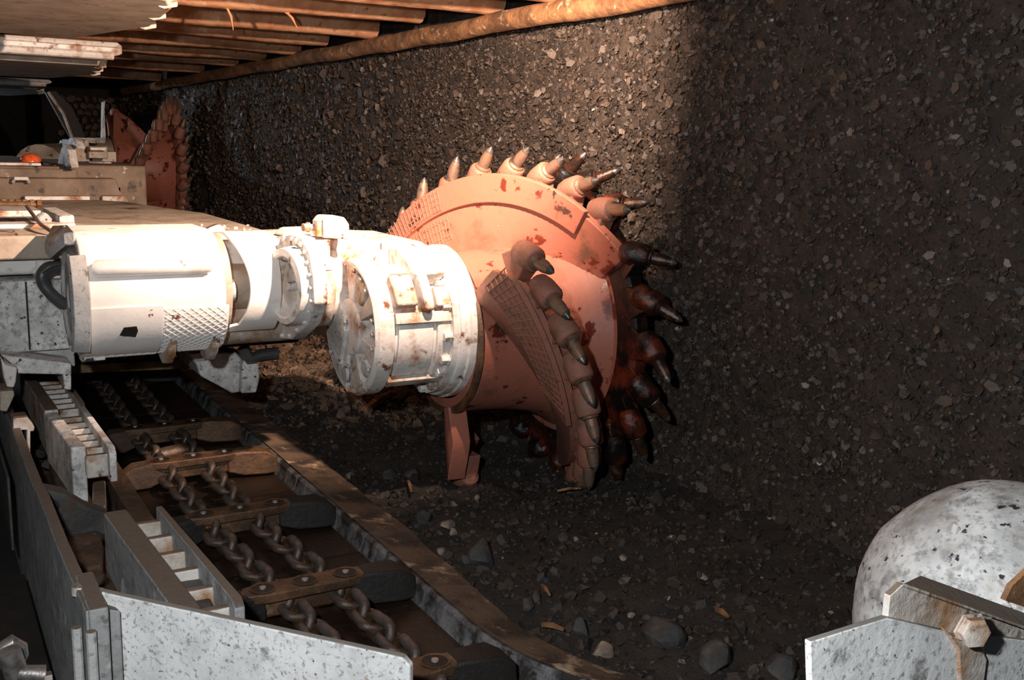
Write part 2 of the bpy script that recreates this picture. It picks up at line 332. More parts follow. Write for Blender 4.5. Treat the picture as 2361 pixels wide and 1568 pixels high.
# roof timbers: one half-round log per row, running from the shields to the coal face
def log_mesh(L, r, seed, seg=12, n=26, knots=0):
    rings = []
    for i in range(n + 1):
        x = L * i / n; c = V(x, .02 * noise.noise(V(x * 1.1, seed, 0)), .018 * noise.noise(V(x * 1.3, seed, 9)))
        kk = 1 + (.10 * max(0, 1 - abs((x * 2.1 + seed) % 1.6 - .8) / .09) if knots else 0)
        ring = []
        for k in range(seg):
            a = 2 * PI * k / seg; rr = r * kk * (1 + .10 * noise.noise(V(x * 2.2, math.cos(a) * 1.6 + seed, math.sin(a) * 1.6)) + .035 * noise.noise(V(x * 14, math.cos(a) * 5 + seed, math.sin(a) * 5)))
            ring.append(c + V(0, math.cos(a) * rr, math.sin(a) * rr))
        rings.append(ring)
    return M().loft(rings)
ends = [(4.55, 2.93, 'nearest the camera at the top edge of the picture'), (5.2, 2.95, 'second nearest, its tip just above the edge pole'), (5.92, 2.80, 'third, with a square-cut pale tip'),
        (6.87, 2.9, 'carrying long torn splinters on its underside'), (7.62, 2.82, 'fifth from the camera, ending before a pole knot'), (8.5, 2.9, 'sixth from the camera, straight and evenly lit'),
        (9.45, 2.9, 'seventh from the camera, beyond the second shield canopy tip'), (10.35, 2.9, 'eighth from the camera, half in shade'), (11.7, 2.9, 'ninth from the camera, thin and dim'), (13.9, 2.9, 'farthest away, just above the third canopy')]
for i, (y, xe, t) in enumerate(ends):
    x0 = .2 if i < 4 else .5; r = .088 - .002 * (i % 3)
    mb = log_mesh(xe - x0, r, i * 3.7, n=40); L = mb.v
    one(M().add([(p[0] + x0, p[1] + y, p[2] + 2.585) for p in L], mb.f), 'roof_timber', wood, 'peeled orange-brown roof timber ' + t, 'timber', 'roof timbers laid across the gallery', angle=60)
mb = log_mesh(13.6, .056, 2.2, seg=14, n=150, knots=1)
one(M().add([(2.885 + p[1] + .10 * math.exp(-(p[0] / 3) ** 2) * 0, 2.7 + p[0], 2.452 + p[2]) for p in mb.v], mb.f), 'edge_pole', barkm, 'long mottled round pole running along the top of the coal face', 'pole', angle=60)
def splinter(pts, r, label):
    one(M().tube(pts, r, 5), 'wood_splinter', wood, label, 'splinter', 'splinters torn from the roof timbers')
for (a, b, lab) in (((655, 28), (686, 66), 'longest pale splinter hanging from the fourth roof timber'), ((648, 34), (672, 42), 'short splinter crossing the long hanging one'), ((520, 36), (538, 70), 'thin hair-like splinter left of the long pale one')):
    p = P(*a, 'y', 5.93); p.z = 2.52; q = P(*b, 'y', 5.90); splinter([p, (p + q) / 2 + V(.01, 0, .005), q], [.006, .009, .002], lab)

# shield canopies
def canopy(x1, y0, y1, z0, z1, lab, mm, um):
    t = thing('shield_canopy', lab, 'roof support', (x1 - 1, (y0 + y1) / 2, z0), 'shield canopies under the roof')
    h = z1 - z0; ys_ = y0 + .35
    M().prism([(-2.5, y0, z0 + .03), (x1 - .10, y0, z0 + .03), (x1, y0, z0 + .06), (x1, y0, z1 - .02), (x1 - .03, y0, z1), (-2.5, y0, z1)], (0, .40, 0)).build('canopy_beam', mm, t, .01)
    M().tube([(-2.5, y0 - .015, z0 + .045), (x1 - .06, y0 - .015, z0 + .045)], .026, 10).build('edge_rib', mm, t)
    M().tube([(-2.5, y0 - .01, z1 - .02), (x1 - .03, y0 - .01, z1 - .02)], .018, 8).build('edge_rib', mm, t)
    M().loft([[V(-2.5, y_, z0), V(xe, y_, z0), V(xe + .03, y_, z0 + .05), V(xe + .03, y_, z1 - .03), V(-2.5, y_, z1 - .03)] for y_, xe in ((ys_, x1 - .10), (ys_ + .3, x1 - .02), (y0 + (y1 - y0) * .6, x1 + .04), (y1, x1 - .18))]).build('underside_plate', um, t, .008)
    for k in range(3):
        yy = y0 + .5 + .45 * k; a = x1 - .05 + .05 * k
        M().prism([(a - .05, yy, z0 - .006), (a - .02, yy + .02, z0 - .010), (a + .03, yy + .01, z0 + .0), (a + .04, yy + .07, z0 + .015), (a - .03, yy + .09, z0 - .004)], (0, .0, .02)).build('torn_edge', mm, t, .004)
canopy(1.02, 3.9, 6.2, 2.30, 2.46, 'nearest dusty grey shield canopy at the upper left corner', dusty, dusty)
canopy(1.28, 7.25, 9.6, 2.25, 2.385, 'second white steel shield canopy with the bright ribbed edge', white, dusty)
canopy(1.35, 11.6, 14.2, 2.245, 2.34, 'farthest, cool grey shield canopy above the dark opening', grey, dimgrey)

# far end: stacked rock pack and the sloping shield strut
rk = [(2.15 + .115 * (k % 9) + .05 * ((k // 9) % 2), 17.6 + .03 * (k % 3), 1.62 + .105 * (k // 9)) for k in range(72)]
for k, c in enumerate(rk):
    one(M().rock(c, .068 + .012 * math.sin(k * 2.3), k + 200, .75, 1), 'packed_stone', packm, 'brown stone in the packed stone wall closing the far end', 'stone', 'stones packed in the wall at the far end', flatshade=True)
one(M().box(1.9, 2.9, 17.75, 18.1, 0, 2.6), 'pack_backing', dark, 'dark rock mass behind the stacked stones at the far end', 'rock')
t = thing('shield_strut', 'dark sloping shield strut with a thin bright edge, below the third canopy', 'strut', (1.8, 12.3, 0))
p0, p1 = P(104, 212, 'y', 12.6), P(172, 335, 'y', 12.6)
q0, q1 = P(205, 212, 'y', 13.1), P(215, 335, 'y', 13.1)
M().prism([p0, P(128, 210, 'y', 12.6), P(168, 250, 'y', 12.6), P(205, 335, 'y', 12.6), p1], (0, .10, 0)).build('strut_plate', blackst, t)
M().tube([p0 + V(.03, -.03, 0), P(146, 262, 'y', 12.55), p1 + V(0, -.03, 0)], .016, 6).build('edge_strip', rustw, t)

# ------------------------------------------------------------------ cutting drums
def drum(name, label, loc, starts, k, rot, hand, disc_phase, far=False):
    ox, cy, cz = loc
    T = thing(name, label, 'cutting drum', loc)
    def pt(x, th, r): return V(ox + x, cy - r * math.cos(th), cz + r * math.sin(th))
    rad = lambda th: V(0, -math.cos(th), math.sin(th)); tan = lambda th: V(0, math.sin(th), math.cos(th))
    hub = M().lathe([(.0, .30), (.0, .362), (.02, .368), (.03, .366), (.26, .375), (.42, .40), (.53, .445), (.60, .495), (.605, .53), (.65, .53)], (ox, cy, cz), (1, 0, 0), 96)
    hub.build('hub', orange, T)
    M().lathe([(-.006, .34), (-.006, .368), (.008, .374), (.022, .366)], (ox, cy, cz), (1, 0, 0), 96).build('weld_ring', flightm if not far else vaneo, T)
    dm = vaneo if far else wetred; pm = pickm if far else wetpick
    M().lathe([(.60, .52), (.612, .60), (.63, .625), (.69, .62), (.69, 0)], (ox, cy, cz), (1, 0, 0), 96).build('end_ring', dm, T)
    def pick(x, th, side, r0, m1, m2, big=1.0, tn=.9):
        c = pt(x, th, r0); d = (rad(th) * .75 + tan(th) * rot * tn + V(side, 0, 0)).normalized()
        mb = M(); mb.lathe([(-.085, 0), (-.085, .026), (-.07, .047), (-.03, .055), (.035, .054), (.048, .047), (.052, .024)], c, d, 16)
        # wedge that carries the holder down to the plate
        f = pt(x, th - rot * 0.02, r0 - .15); R = rad(th); T_ = tan(th) * rot; A = V(1, 0, 0)
        b = .030
        ring0 = [f + T_ * s * .085 + A * q * b for s, q in ((-1, -1), (1, -1), (1, 1), (-1, 1))]
        ring1 = [c + T_ * s * .045 + A * q * (b + .008) - R * .0 for s, q in ((-1, -1), (1, -1), (1, 1), (-1, 1))]
        mb.loft([ring0, ring1])
        mb.v = [tuple(Vector(v)) for v in mb.v]
        o = mb.build('pick_holder', m1, T, .006)
        M().lathe([(.045, 0), (.045, .037), (.056, .039), (.062, .028), (.105, .027), (.142, .019)], c, d, 14).build('pick_shank', m2, o)
        M().lathe([(.142, .018), (.150, .0165), (.168, .004), (.169, 0)], c, d, 12).build('pick_tip', tip if not far else m2, o)
    # helical vanes
    for vi, (a0, a1, picks) in enumerate(starts):
        n = 44; A0, A1 = math.radians(a0), math.radians(a1); rings = []
        def vx(th): return max(.028, -.018 + k * abs(math.degrees(th) - a0))
        for i in range(n + 1):
            th = A0 + (A1 - A0) * i / n; x = vx(th); f = min(1, i / 4); ro = .50 + .18 * f
            if a0 > 100 and i > 34: ro -= .0
            dx = .024 if vi < 2 or far else .045
            rings.append([pt(x - dx, th, .34), pt(x - dx, th, ro), pt(x + dx, th, ro + .004), pt(x + dx, th, .34)])
        v = M().loft(rings).build('vane', vaneo if vi == 0 else orange, T, .005)
        if vi in (0, 1) and not far:                  # outer wear plate, standing off the vane, and hard-facing weld grid
            rings = []
            f0, f1 = (.02, .50) if vi == 0 else (.02, .84)
            for i in range(31):
                th = A0 + (A1 - A0) * (f0 + (f1 - f0) * i / 30); x = vx(th) - .034
                r0_, r1_ = (.50, .70) if vi == 0 else (.585, .715)
                if i < 4: r1_ = r0_ + (r1_ - r0_) * (.45 + .14 * i)
                rings.append([pt(x - .014, th, r0_), pt(x - .014, th, r1_), pt(x + .01, th, r1_ + .004), pt(x + .01, th, r0_)])
            M().loft(rings).build('wear_plate', vaneo if vi == 0 else orange, v, .004)
            g = M(); h0, h1 = (.05, .46) if vi == 0 else (.03, .30)
            for rr in ((.52, .56, .60, .64, .68) if vi == 0 else (.60, .63, .66, .69, .47, .51, .55)):
                pp = []
                for i in range(25):
                    th = A0 + (A1 - A0) * (h0 + (h1 - h0) * i / 24); off = -.05 if rr > .50 or vi == 0 else -.026
                    if vi == 1 and rr < .58: off = -.027
                    pp.append(pt(vx(th) + off, th, rr + .003 * math.sin(i * 1.9)))
                g.tube(pp, .0032, 5)
            for i in range(19):
                th = A0 + (A1 - A0) * (h0 + (h1 - h0) * i / 18)
                for (ra, rb, off) in (((.51, .695, -.05),) if vi == 0 else ((.595, .705, -.05), (.45, .565, -.027))):
                    g.tube([pt(vx(th) + off, th, ra), pt(vx(th) + off, th, rb)], .0032, 5)
            g.build('hard_facing_grid', vaneo, v)
        for a in picks:
            th = math.radians(a); pick(vx(th) + .055, th, .10, .725, vaneo, pickm)
    # end disc picks leaning out towards the coal
    spread = {92: .3, 76: .8, 57: .75, 34: 1.0, 17: .6, 0: .1, -16: .75, -31: .4, -47: .25, -64: .4}
    for i in range(22):
        d = list(spread)[i] if i < 10 else 92 + 16.4 * (i - 9)
        pick(.645, math.radians(d * -rot + (0 if not far else -100)), spread.get(d, .4), .705, dm, pm, 1, .8)
    return T
drum('cutting_drum', 'large orange-red cutting drum with spiral vanes and picks, in the middle of the picture', (2.05, 4.07, .94),
     [(38, -92, (34, 21.5, 9, -4, -17, -30, -43, -57, -72)), (152, 34, (150, 135, 120, 106, 92, 79, 66, 53)), (-72, -180, (-90, -112, -135))], .0053, -1, 1, 10)
drum('cutting_drum', 'far brown-red cutting drum, half hidden behind the machine body', (2.02, 12.4, 1.43),
     [(-12, 84, (-4, 8, 20, 32, 44, 56, 68, 80)), (74, 30, ()), (108, 220, (120, 140, 160)), (-132, -40, (-110, -80, -50))], .0070, 1, -1, 4, far=True)

# ------------------------------------------------------------------ ranging arm
AY, AZ = 4.27, 1.163
arm = thing('ranging_arm', 'white cast steel ranging arm with motor and gearbox carrying the big drum', 'ranging arm', (1.2, 4.5, .9))
def dsec(x, r, cz_, back, bot, n=20, y=AY):          # D-shaped section: round front, square back
    return [V(x, back, cz_ + r), V(x, y, cz_ + r)] + [V(x, y - r * math.sin(PI * i / n), cz_ + r * math.cos(PI * i / n)) for i in range(1, n)] + [V(x, y, cz_ - r), V(x, back, bot)]
M().loft([dsec(.535, .240, AZ, 4.56, .98), dsec(.54, .247, AZ, 4.56, .98), dsec(1.065, .247, AZ, 4.56, .98)]).build('motor_housing', clean, arm, .008)
o = M().lathe([(0, 0), (0, .06), (-.006, .06), (-.006, .08), (0, .08), (0, .17), (-.01, .18), (-.01, .215), (.02, .222)], (.522, AY, AZ - .01), (1, 0, 0), 48).build('motor_end_cover', grey, arm)
for k in range(10): M().hexbolt((.512, AY + .197 * math.cos(k * PI / 5 + .2), AZ - .01 + .197 * math.sin(k * PI / 5 + .2)), (-1, 0, 0), .008, .008).build('cover_bolt', grey, arm)
# end bracket fins above and below the cover
M().prism([(.50, AY - .08, AZ + .25), (.535, AY - .1, AZ + .252), (.56, AY + .28, AZ + .25), (.50, AY + .28, AZ + .25), (.46, AY + .2, AZ + .19), (.46, AY + .02, AZ + .19)], (0, 0, -.05)).build('top_bracket', grey, arm, .006)
M().lathe([(-.045, .262), (-.04, .285), (.018, .29), (.018, .25), (-.02, .248)], (.535, AY, AZ), (1, 0, 0), 14, math.radians(142), math.radians(222), caps=False).build('bottom_fin', grey, arm, .004)
def shell(x0, x1, r0, r1, d0, d1, seg=24, rag=0):    # curved plate around the motor; d = degrees below the horizontal front
    rings = []
    for i in range(seg + 1):
        a = math.radians(-(d0 + (d1 - d0) * i / seg)); e = rag * noise.noise(V(i * .7, x0 * 9, 1))
        y0, z0 = AY - r0 * math.cos(a), AZ + r0 * math.sin(a); y1, z1 = AY - r1 * math.cos(a), AZ + r1 * math.sin(a)
        rings.append([V(x0, y0, z0), V(x0 - 0, y1, z1), V(x1 + e, y1, z1), V(x1 + e, y0, z0)])
    return rings
tp = M().loft(shell(.545, .82, .244, .256, 5, 84)).loft(shell(.82, 1.075, .244, .253, 8, 98)).build('tread_plate', clean, arm, .002)
g = M()
for (x0, x1, rr, d0, d1) in ((.548, .818, .2560, 66, 84), (.823, 1.073, .2528, 9, 97)):
    for s in (1, -1):
        L_ = rr * math.radians(d1 - d0); k = -40
        while k * .034 < (x1 - x0) + L_:
            pp = []
            for i in range(40):
                l = L_ * i / 39; x = (x0 + k * .034 + l * s * 1.25) if s > 0 else (x0 + k * .034 - l * 1.25)
                if x0 <= x <= x1:
                    a = math.radians(-d0) - l / rr; pp.append(V(x, AY - rr * math.cos(a), AZ + rr * math.sin(a)))
            if len(pp) > 2: g.tube(pp, .0028, 4, False)
            k += 1
            if k > 60: break
g.build('tread_ridges', clean, tp)
# lower lip of the tread plate, two saddle ribs, hole, half pipe
M().loft(shell(.545, .625, .25, .268, 70, 98, 8)).build('lower_lip', white, arm, .002)
for x in (.865, 1.035):
    M().loft([[V(x + dx, AY - rr * math.cos(math.radians(-a)), AZ + rr * math.sin(math.radians(-a))) for dx, rr in ((-.02, .24), (-.012, rb), (.018, rb), (.024, .24))] for a, rb in ((42, .252), (52, .264), (62, .285), (74, .30), (86, .30), (97, .285), (104, .26))]).build('saddle_rib', rustw, arm, .004)
hp = P(296, 755, 'y', AY - .21)
a = math.radians(-29)
hc = V(hp.x, AY - .256 * math.cos(a), AZ + .256 * math.sin(a)); hn = V(0, -math.cos(a), math.sin(a)); ht = V(0, math.sin(-a), math.cos(a))
ht = V(0, -math.sin(a) * -1, math.cos(a)); e1 = V(1, 0, 0); e2 = hn.cross(e1)
M().prism([hc + hn * .002 + e1 * x + e2 * z for x, z in ((-.034, -.012), (-.02, .024), (.026, .026), (.032, .004), (.024, -.026), (0, -.02), (-.02, -.018))], -hn * .004).build('plate_hole', blackst, arm)
pa, pb = P(222, 613, 'y', AY - .255), P(482, 612, 'y', AY - .255)
zz = AZ + .125; yy = AY - .247 * math.cos(math.asin(.125 / .247)) - .016
m = M()
m.tube([(pa.x, yy, zz), (pa.x + .006, yy - .004, zz), (pb.x - .006, yy - .004, zz), (pb.x, yy, zz)], [.030, .033, .033, .030], 20)
m.build('half_pipe_bar', clean, arm)
# opening, coupling guard shell
M().loft([dsec(1.065, .215, AZ + .01, 4.56, .98), dsec(1.10, .215, AZ + .01, 4.56, .98)]).build('coupling_wall', dusty, arm, .004)
M().lathe([(1.07, .10), (1.40, .10)], (0, AY, AZ), (1, 0, 0), 24).build('coupling_shaft', dusty, arm)
M().lathe([(1.09, .02), (1.09, .045), (1.115, .045), (1.115, .037), (1.10, .037), (1.10, .02)], (0, AY - .16, AZ + .01), (1, 0, 0), 20).build('hose_stub', grey, arm)
rings = []
for i in range(29):
    a = math.radians(-62 + 150 * i / 28); xl = 1.115 + .055 * math.cos(a * 1.1) ** 2 - (.045 if i < 3 else 0)
    rings.append([V(xl, AY + .0 - rr * math.cos(a), AZ + .02 + rr * math.sin(a)) if q == 0 else V(1.30, AY - rr * math.cos(a), AZ + .02 + rr * math.sin(a)) for rr, q in ((.205, 0), (.218, 0), (.218, 1), (.205, 1))])
M().loft(rings).build('coupling_guard', clean, arm, .004)
M().tube([(1.07, 4.35, AZ - .13), (1.5, 4.35, AZ - .13)], .13, 24).build('lower_casing', rustw, arm)
# gear case plate with round boss
pp = [P(u, v, 'x', 1.36) for u, v in ((618, 556), (632, 546), (672, 541), (694, 548), (712, 582), (722, 640), (724, 700), (708, 748), (672, 783), (640, 782), (612, 770), (610, 690), (612, 620))]
gc = M().prism(pp, (.06, 0, 0)).build('gear_case', white, arm, .008)
bc = P(663, 660, 'x', 1.315)
M().lathe([(.03, 0), (.03, .022), (.03, .108), (.012, .116), (.012, .122), (-.02, .124), (-.028, .132), (-.022, .155), (.05, .168)], bc, (.985, .17, 0), 48).build('round_boss', white, arm)
M().hexbolt(bc + V(.028, .0, 0), (-.985, -.17, 0), .017, .03, 12).build('boss_plug', grey, arm)
cen = sum(pp, V(0, 0, 0)) / len(pp)
for k in range(24):
    j = k * len(pp) / 24; a_, b_ = pp[int(j)], pp[(int(j) + 1) % len(pp)]; q = a_.lerp(b_, j % 1); q = q.lerp(cen, .07)
    M().hexbolt(q, (-1, 0, 0), .009, .010).build('case_bolt', white, arm)
M().lathe([(0, 0), (0, .03), (.05, .03), (.05, 0)], P(620, 566, 'x', 1.33), (1, 0, 0), 16).build('case_lug', white, arm, .004)
# castings between gear case and drum gearbox
cast = M()
cast.loft([dsec(1.42, .20, AZ + .0, 4.7, .98, y=AY + .05), dsec(1.66, .20, AZ + .0, 4.7, .98, y=AY + .05)])
cast.build('middle_casing', white, arm, .01)
tz = P(860, 541, 'y', 4.3).z
M().loft([[V(1.10, 4.28, 1.0), V(1.10, 4.28, tz - .01), V(1.10, 4.72, tz - .01), V(1.10, 4.72, 1.0)], [V(1.58, 4.2, 1.0), V(1.58, 4.2, tz), V(1.60, 4.72, tz), V(1.60, 4.72, 1.0)], [V(1.93, 4.02, 1.0), V(1.93, 4.02, tz - .008), V(1.95, 4.6, tz - .008), V(1.95, 4.6, 1.0)], [V(2.03, 4.06, 1.0), V(2.03, 4.06, 1.26), V(2.03, 4.4, 1.26), V(2.03, 4.4, 1.0)]]).build('arm_casting', white, arm, .02)
c0 = P(737, 575, 'y', 4.08); c1 = P(737, 560, 'y', 4.08)
M().tube([c0 + V(0, 0, -.04), c0 + V(0, 0, .04)], .043, 20).build('filler_neck', white, arm, .003)
M().tube([P(738, 622, 'y', 4.08), P(738, 592, 'y', 4.08)], .052, 18).build('neck_collar', white, arm, .006)
M().tube([P(738, 618, 'y', 4.10), P(742, 655, 'y', 4.06), P(741, 690, 'y', 4.05), P(740, 712, 'y', 4.08), P(742, 728, 'y', 4.12)], [.05, .058, .06, .055, .045], 16).build('bent_elbow', rustw, arm)
M().tube([P(700, 620, 'y', 4.12), P(712, 680, 'y', 4.08), P(705, 740, 'y', 4.1)], .026, 12).build('side_pipe', white, arm)
M().hexbolt(P(712, 663, 'y', 4.0), (-.3, -1, 0), .017, .03).build('union_nut', rustw, arm)
# valve block on top
v0 = P(732, 540, 'y', 4.12); v1 = P(795, 540, 'y', 4.12); zt = P(760, 496, 'y', 4.12).z
m = M(); m.prism([V(v0.x, 4.06, v0.z - .01), V(v0.x, 4.06, v0.z + .055), V(v0.x + .02, 4.06, zt), V(v1.x - .022, 4.06, zt - .004), V(v1.x, 4.06, v1.z + .045), V(v1.x, 4.06, v1.z - .02)], (0, .13, 0)); m.build('valve_block', white, arm, .012)
m = M(); m.hexbolt(P(712, 524, 'y', 4.10), (-1, -.2, 0), .019, .026); m.tube([P(712, 524, 'y', 4.11), P(735, 524, 'y', 4.11)], .014, 10); m.tube([P(735, 545, 'y', 4.08), P(735, 510, 'y', 4.08)], .016, 10); m.tube([P(748, 545, 'y', 4.06), P(748, 505, 'y', 4.06)], .009, 8)
m.build('valve_fittings', rustw, arm, .002)
M().prism([P(665, 528, 'y', 4.3), P(720, 526, 'y', 4.3), P(720, 545, 'y', 4.3), P(648, 545, 'y', 4.3)], (0, .12, 0)).build('top_rib', white, arm, .012)
# planetary gearbox: end face with spokes, rim, barrel, flange
GY, GZ = 4.07, .995
g0 = 1.605
O_ = V(0, GY, GZ)
def gp(x, r, d): a = math.radians(d); return V(x, GY - r * math.cos(a), GZ + r * math.sin(a))   # d: 0 faces the camera side, 90 is up
def sector(x0, x1, r0, r1, d0, d1, n=12):
    m = M(); m.loft([[gp(x0, r0, d), gp(x0, r1, d), gp(x1, r1, d), gp(x1, r0, d)] for d in [d0 + (d1 - d0) * i / n for i in range(n + 1)]]); return m
M().lathe([(g0 + .07, .22), (g0 + .07, .262), (g0, .268), (g0 - .004, .285), (g0 + .012, .298), (g0 + .078, .298), (g0 + .085, .27)], (0, GY, GZ), (1, 0, 0), 72).build('gearbox_rim', white, arm)
M().lathe([(g0 + .075, 0), (g0 + .07, .268)], (0, GY, GZ), (1, 0, 0), 48).build('pocket_floor', dusty, arm)
sector(g0 - .006, g0 + .07, .02, .275, 112, 262, 30).build('end_plate', cowlw, arm, .006)
sector(g0 - .022, g0 - .004, .02, .20, 120, 245, 24).build('cover_plate', cowlw, arm, .005)
sector(g0 - .010, g0 + .07, .0, .125, -100, 115, 20).build('gearbox_nose', white, arm, .012)
for d, wd in ((88, 13), (30, 9), (-22, 10), (-78, 16)):
    sector(g0 + .002, g0 + .07, .10, .272, d - wd, d + wd, 6).build('gearbox_spoke', rustw if d in (30, -78) else white, arm, .012)
M().prism([gp(g0 + .0, .155, 70), gp(g0 + .0, .255, 74), gp(g0 + .0, .262, 46), gp(g0 + .0, .20, 40), gp(g0 + .0, .14, 46)], (.07, 0, 0)).build('pocket_boss', rustw, arm, .014)
M().lathe([(-.0, 0), (-.0, .035), (.012, .045), (.06, .05)], gp(g0 + .012, .20, -52), (1, 0, 0), 9).build('pocket_boss', cowlw, arm, .006)
M().lathe([(-.012, 0), (-.012, .03), (0, .036), (.0, .0)], gp(g0 - .006, .215, -98), (1, 0, 0), 24).build('round_plug', grey, arm)
for d in (78, 60, 45, 15, 2, -12, -35, -60, 118, 128, 175, 215): M().hexbolt(gp(g0 + (.0 if d < 110 else -.008), .255, d), (-1, 0, 0), .009, .010).build('rim_bolt', rustw, arm)
M().lathe([(g0 + .085, .262), (g0 + .20, .268), (1.96, .272)], (0, GY, GZ), (1, 0, 0), 72).build('gearbox_barrel', white, arm)
# raised ribs that frame the recess on the barrel
def band(x0, x1, d0, d1, r0, r1, n=14):
    return [[V(x, GY - rr * math.cos(math.radians(d0 + (d1 - d0) * i / n)), GZ + rr * math.sin(math.radians(d0 + (d1 - d0) * i / n))) for x, rr in ((x0, r0), (x0, r1), (x1, r1), (x1, r0))] for i in range(n + 1)]
M().loft(band(1.69, 1.95, 10, 19, .25, .300)).build('upper_frame_rib', rustw, arm, .01)
M().loft(band(1.69, 1.95, -52, -44, .25, .300)).build('lower_frame_rib', rustw, arm, .008)
M().loft(band(1.885, 1.95, -44, 12, .25, .288)).build('side_frame_rib', white, arm, .01)
M().loft(band(1.71, 1.87, -42, 9, .25, .279)).build('tread_strip', white, arm, .004)
# upper pads and knuckle castings
M().loft(band(1.70, 1.80, 24, 54, .25, .312, 6)).build('square_pad', rustw, arm, .014)
M().loft(band(1.81, 1.855, 18, 75, .24, .35, 8)).build('knuckle_rib', white, arm, .018)
M().loft(band(1.79, 1.95, 46, 95, .24, .36, 8)).build('knuckle_casting', white, arm, .03)
M().loft(band(1.88, 1.95, 22, 40, .24, .315, 5)).build('bolt_pad', rustw, arm, .012)
kb = M(); kb.box(-.012, .012, -.01, .01, -.015, .012, Matrix.Identity(3), P(884, 567, 'y', 3.93)); kb.build('square_lug', dusty, arm, .002)
M().lathe([(1.945, .26), (1.945, .318), (1.975, .322), (1.98, .30)], (0, GY, GZ), (1, 0, 0), 96).build('flange', white, arm)
M().lathe([(1.975, .29), (1.975, .328), (1.985, .335), (2.008, .335), (2.012, .330), (2.018, .345), (2.050, .345), (2.054, .30)], (0, GY, GZ - .0), (1, 0, 0), 128).build('collar_ring', white, arm)
for d in (70, 42, 22, -3, -24, -38, -60, -78, 95, 120, 150, 180, -110, -140):
    a_ = math.radians(d); M().hexbolt((1.944, GY - .295 * math.cos(a_), GZ + .295 * math.sin(a_)), (-1, 0, 0), .021, .034).build('flange_bolt', white, arm, .002)

# ------------------------------------------------------------------ machine body
body = thing('shearer_body', 'long low white machine body with a dusty top, behind the arm', 'mining machine', (.9, 6, .8))
bw = P(0, 536, 'y', 4.7).z
BZ = 1.365
M().prism([(-.6, 4.62, BZ), (1.43, 4.62, BZ - .0), (1.45, 5.9, BZ), (1.36, 6.25, BZ), (1.22, 7.0, BZ), (1.0, 7.35, BZ), (-.6, 7.35, BZ)], (0, 0, -.10)).build('top_plate', topm, body, .012)
M().box(-.6, .47, 4.72, 7.3, 1.19, BZ - .09).build('upper_case', white, body, .02)
M().box(.44, .585, 4.70, 7.3, 1.15, BZ - .08).build('upper_case_end', white, body, .03)
M().box(-.6, .60, 4.66, 7.3, .87, 1.175).build('lower_case', cowlw, body, .012)
M().box(.60, 1.40, 4.95, 7.3, .88, 1.28).build('rear_case', dusty, body, .012)
M().box(.395, .402, 4.655, 4.66, .88, 1.17).build('case_seam', blackst, body)
# lifting lugs, hooks and small bits on the front of the top plate
for u in (405, 500):
    a_ = P(u - 32, 536, 'z', BZ); b_ = P(u + 14, 538, 'z', BZ); y_ = 4.64
    c_ = P(u, 538, 'y', y_)
    M().prism([(c_.x - .075, y_, BZ - .01), (c_.x - .03, y_, BZ + .022), (c_.x + .012, y_, BZ + .036), (c_.x + .035, y_, BZ + .022), (c_.x + .045, y_, BZ - .01)], (0, .05, 0)).build('lifting_lug', grey, body, .008)
m = M()
for k in range(26): q = P(280 + 12.0 * k + 7 * math.sin(k * 5), 532 - 7 * abs(math.sin(k * 1.9)) - (6 if k % 4 == 0 else 0), 'z', BZ + .004); m.rock(q, .008 + .004 * (k % 3), k, .4, 1)
tag(m.build('paint_flakes', white, None), 'white paint flakes scattered along the front of the dusty body top', 'paint flakes', None, 'stuff')
c_ = P(232, 535, 'y', 4.64); M().prism([(c_.x - .1, 4.63, BZ - .01), (c_.x - .06, 4.63, BZ + .03), (c_.x - .02, 4.63, BZ + .03), (c_.x + .01, 4.63, BZ - .01)], (0, .09, 0)).build('corner_gusset', white, body, .004)
# handles and slot on the left case
h0, h1 = P(62, 566, 'y', 4.7), P(122, 566, 'y', 4.7)
M().tube([h0 + V(0, .01, 0), h0 + V(.01, -.03, 0), h1 + V(-.01, -.03, 0), h1 + V(0, .01, 0)], .014, 10).build('grab_handle', white, body)
# raised frame around the black opening on the left of the top, and white rubbish on it
for (u0, v0_, u1, v1_, hh, mm, nn) in ((0, 487, 75, 500, .03, white, 'frame_bar'), (0, 520, 165, 528, .02, white, 'frame_bar'), (0, 505, 62, 512, .006, blackst, 'dark_slot')):
    p_, q_ = P(u0, v1_, 'z', BZ), P(u1, v0_, 'z', BZ); M().box(p_.x - (.6 if u0 == 0 else 0), q_.x, min(p_.y, q_.y), max(p_.y, q_.y) + .02, BZ, BZ + hh).build(nn, mm, body, .003)
for (u, v, s_, l_) in ((100, 505, .045, 'crumpled white lump on the body top beside the long broken block'),):
    one(M().rock(P(u, v, 'z', BZ + .03), s_, 44, .6, 2), 'white_lump', cowlw, l_, 'lump', flatshade=True)
p_ = P(115, 497, 'z', BZ + .02); d_ = (P(155, 512, 'z', BZ + .02) - p_)
one(M().loft([[p_ + d_ * t_ + V(a1_ * .035, 0, b1_ * (.04 - .01 * t_)) + V(0, .02 * a1_, 0) for a1_, b1_ in ((-1, -1), (1, -1), (1, 1), (-1, 1))] for t_ in (0, .35, .7, 1)]), 'broken_block', cowlw, 'long broken white block lying on the dusty body top', 'block', bevel=.008)
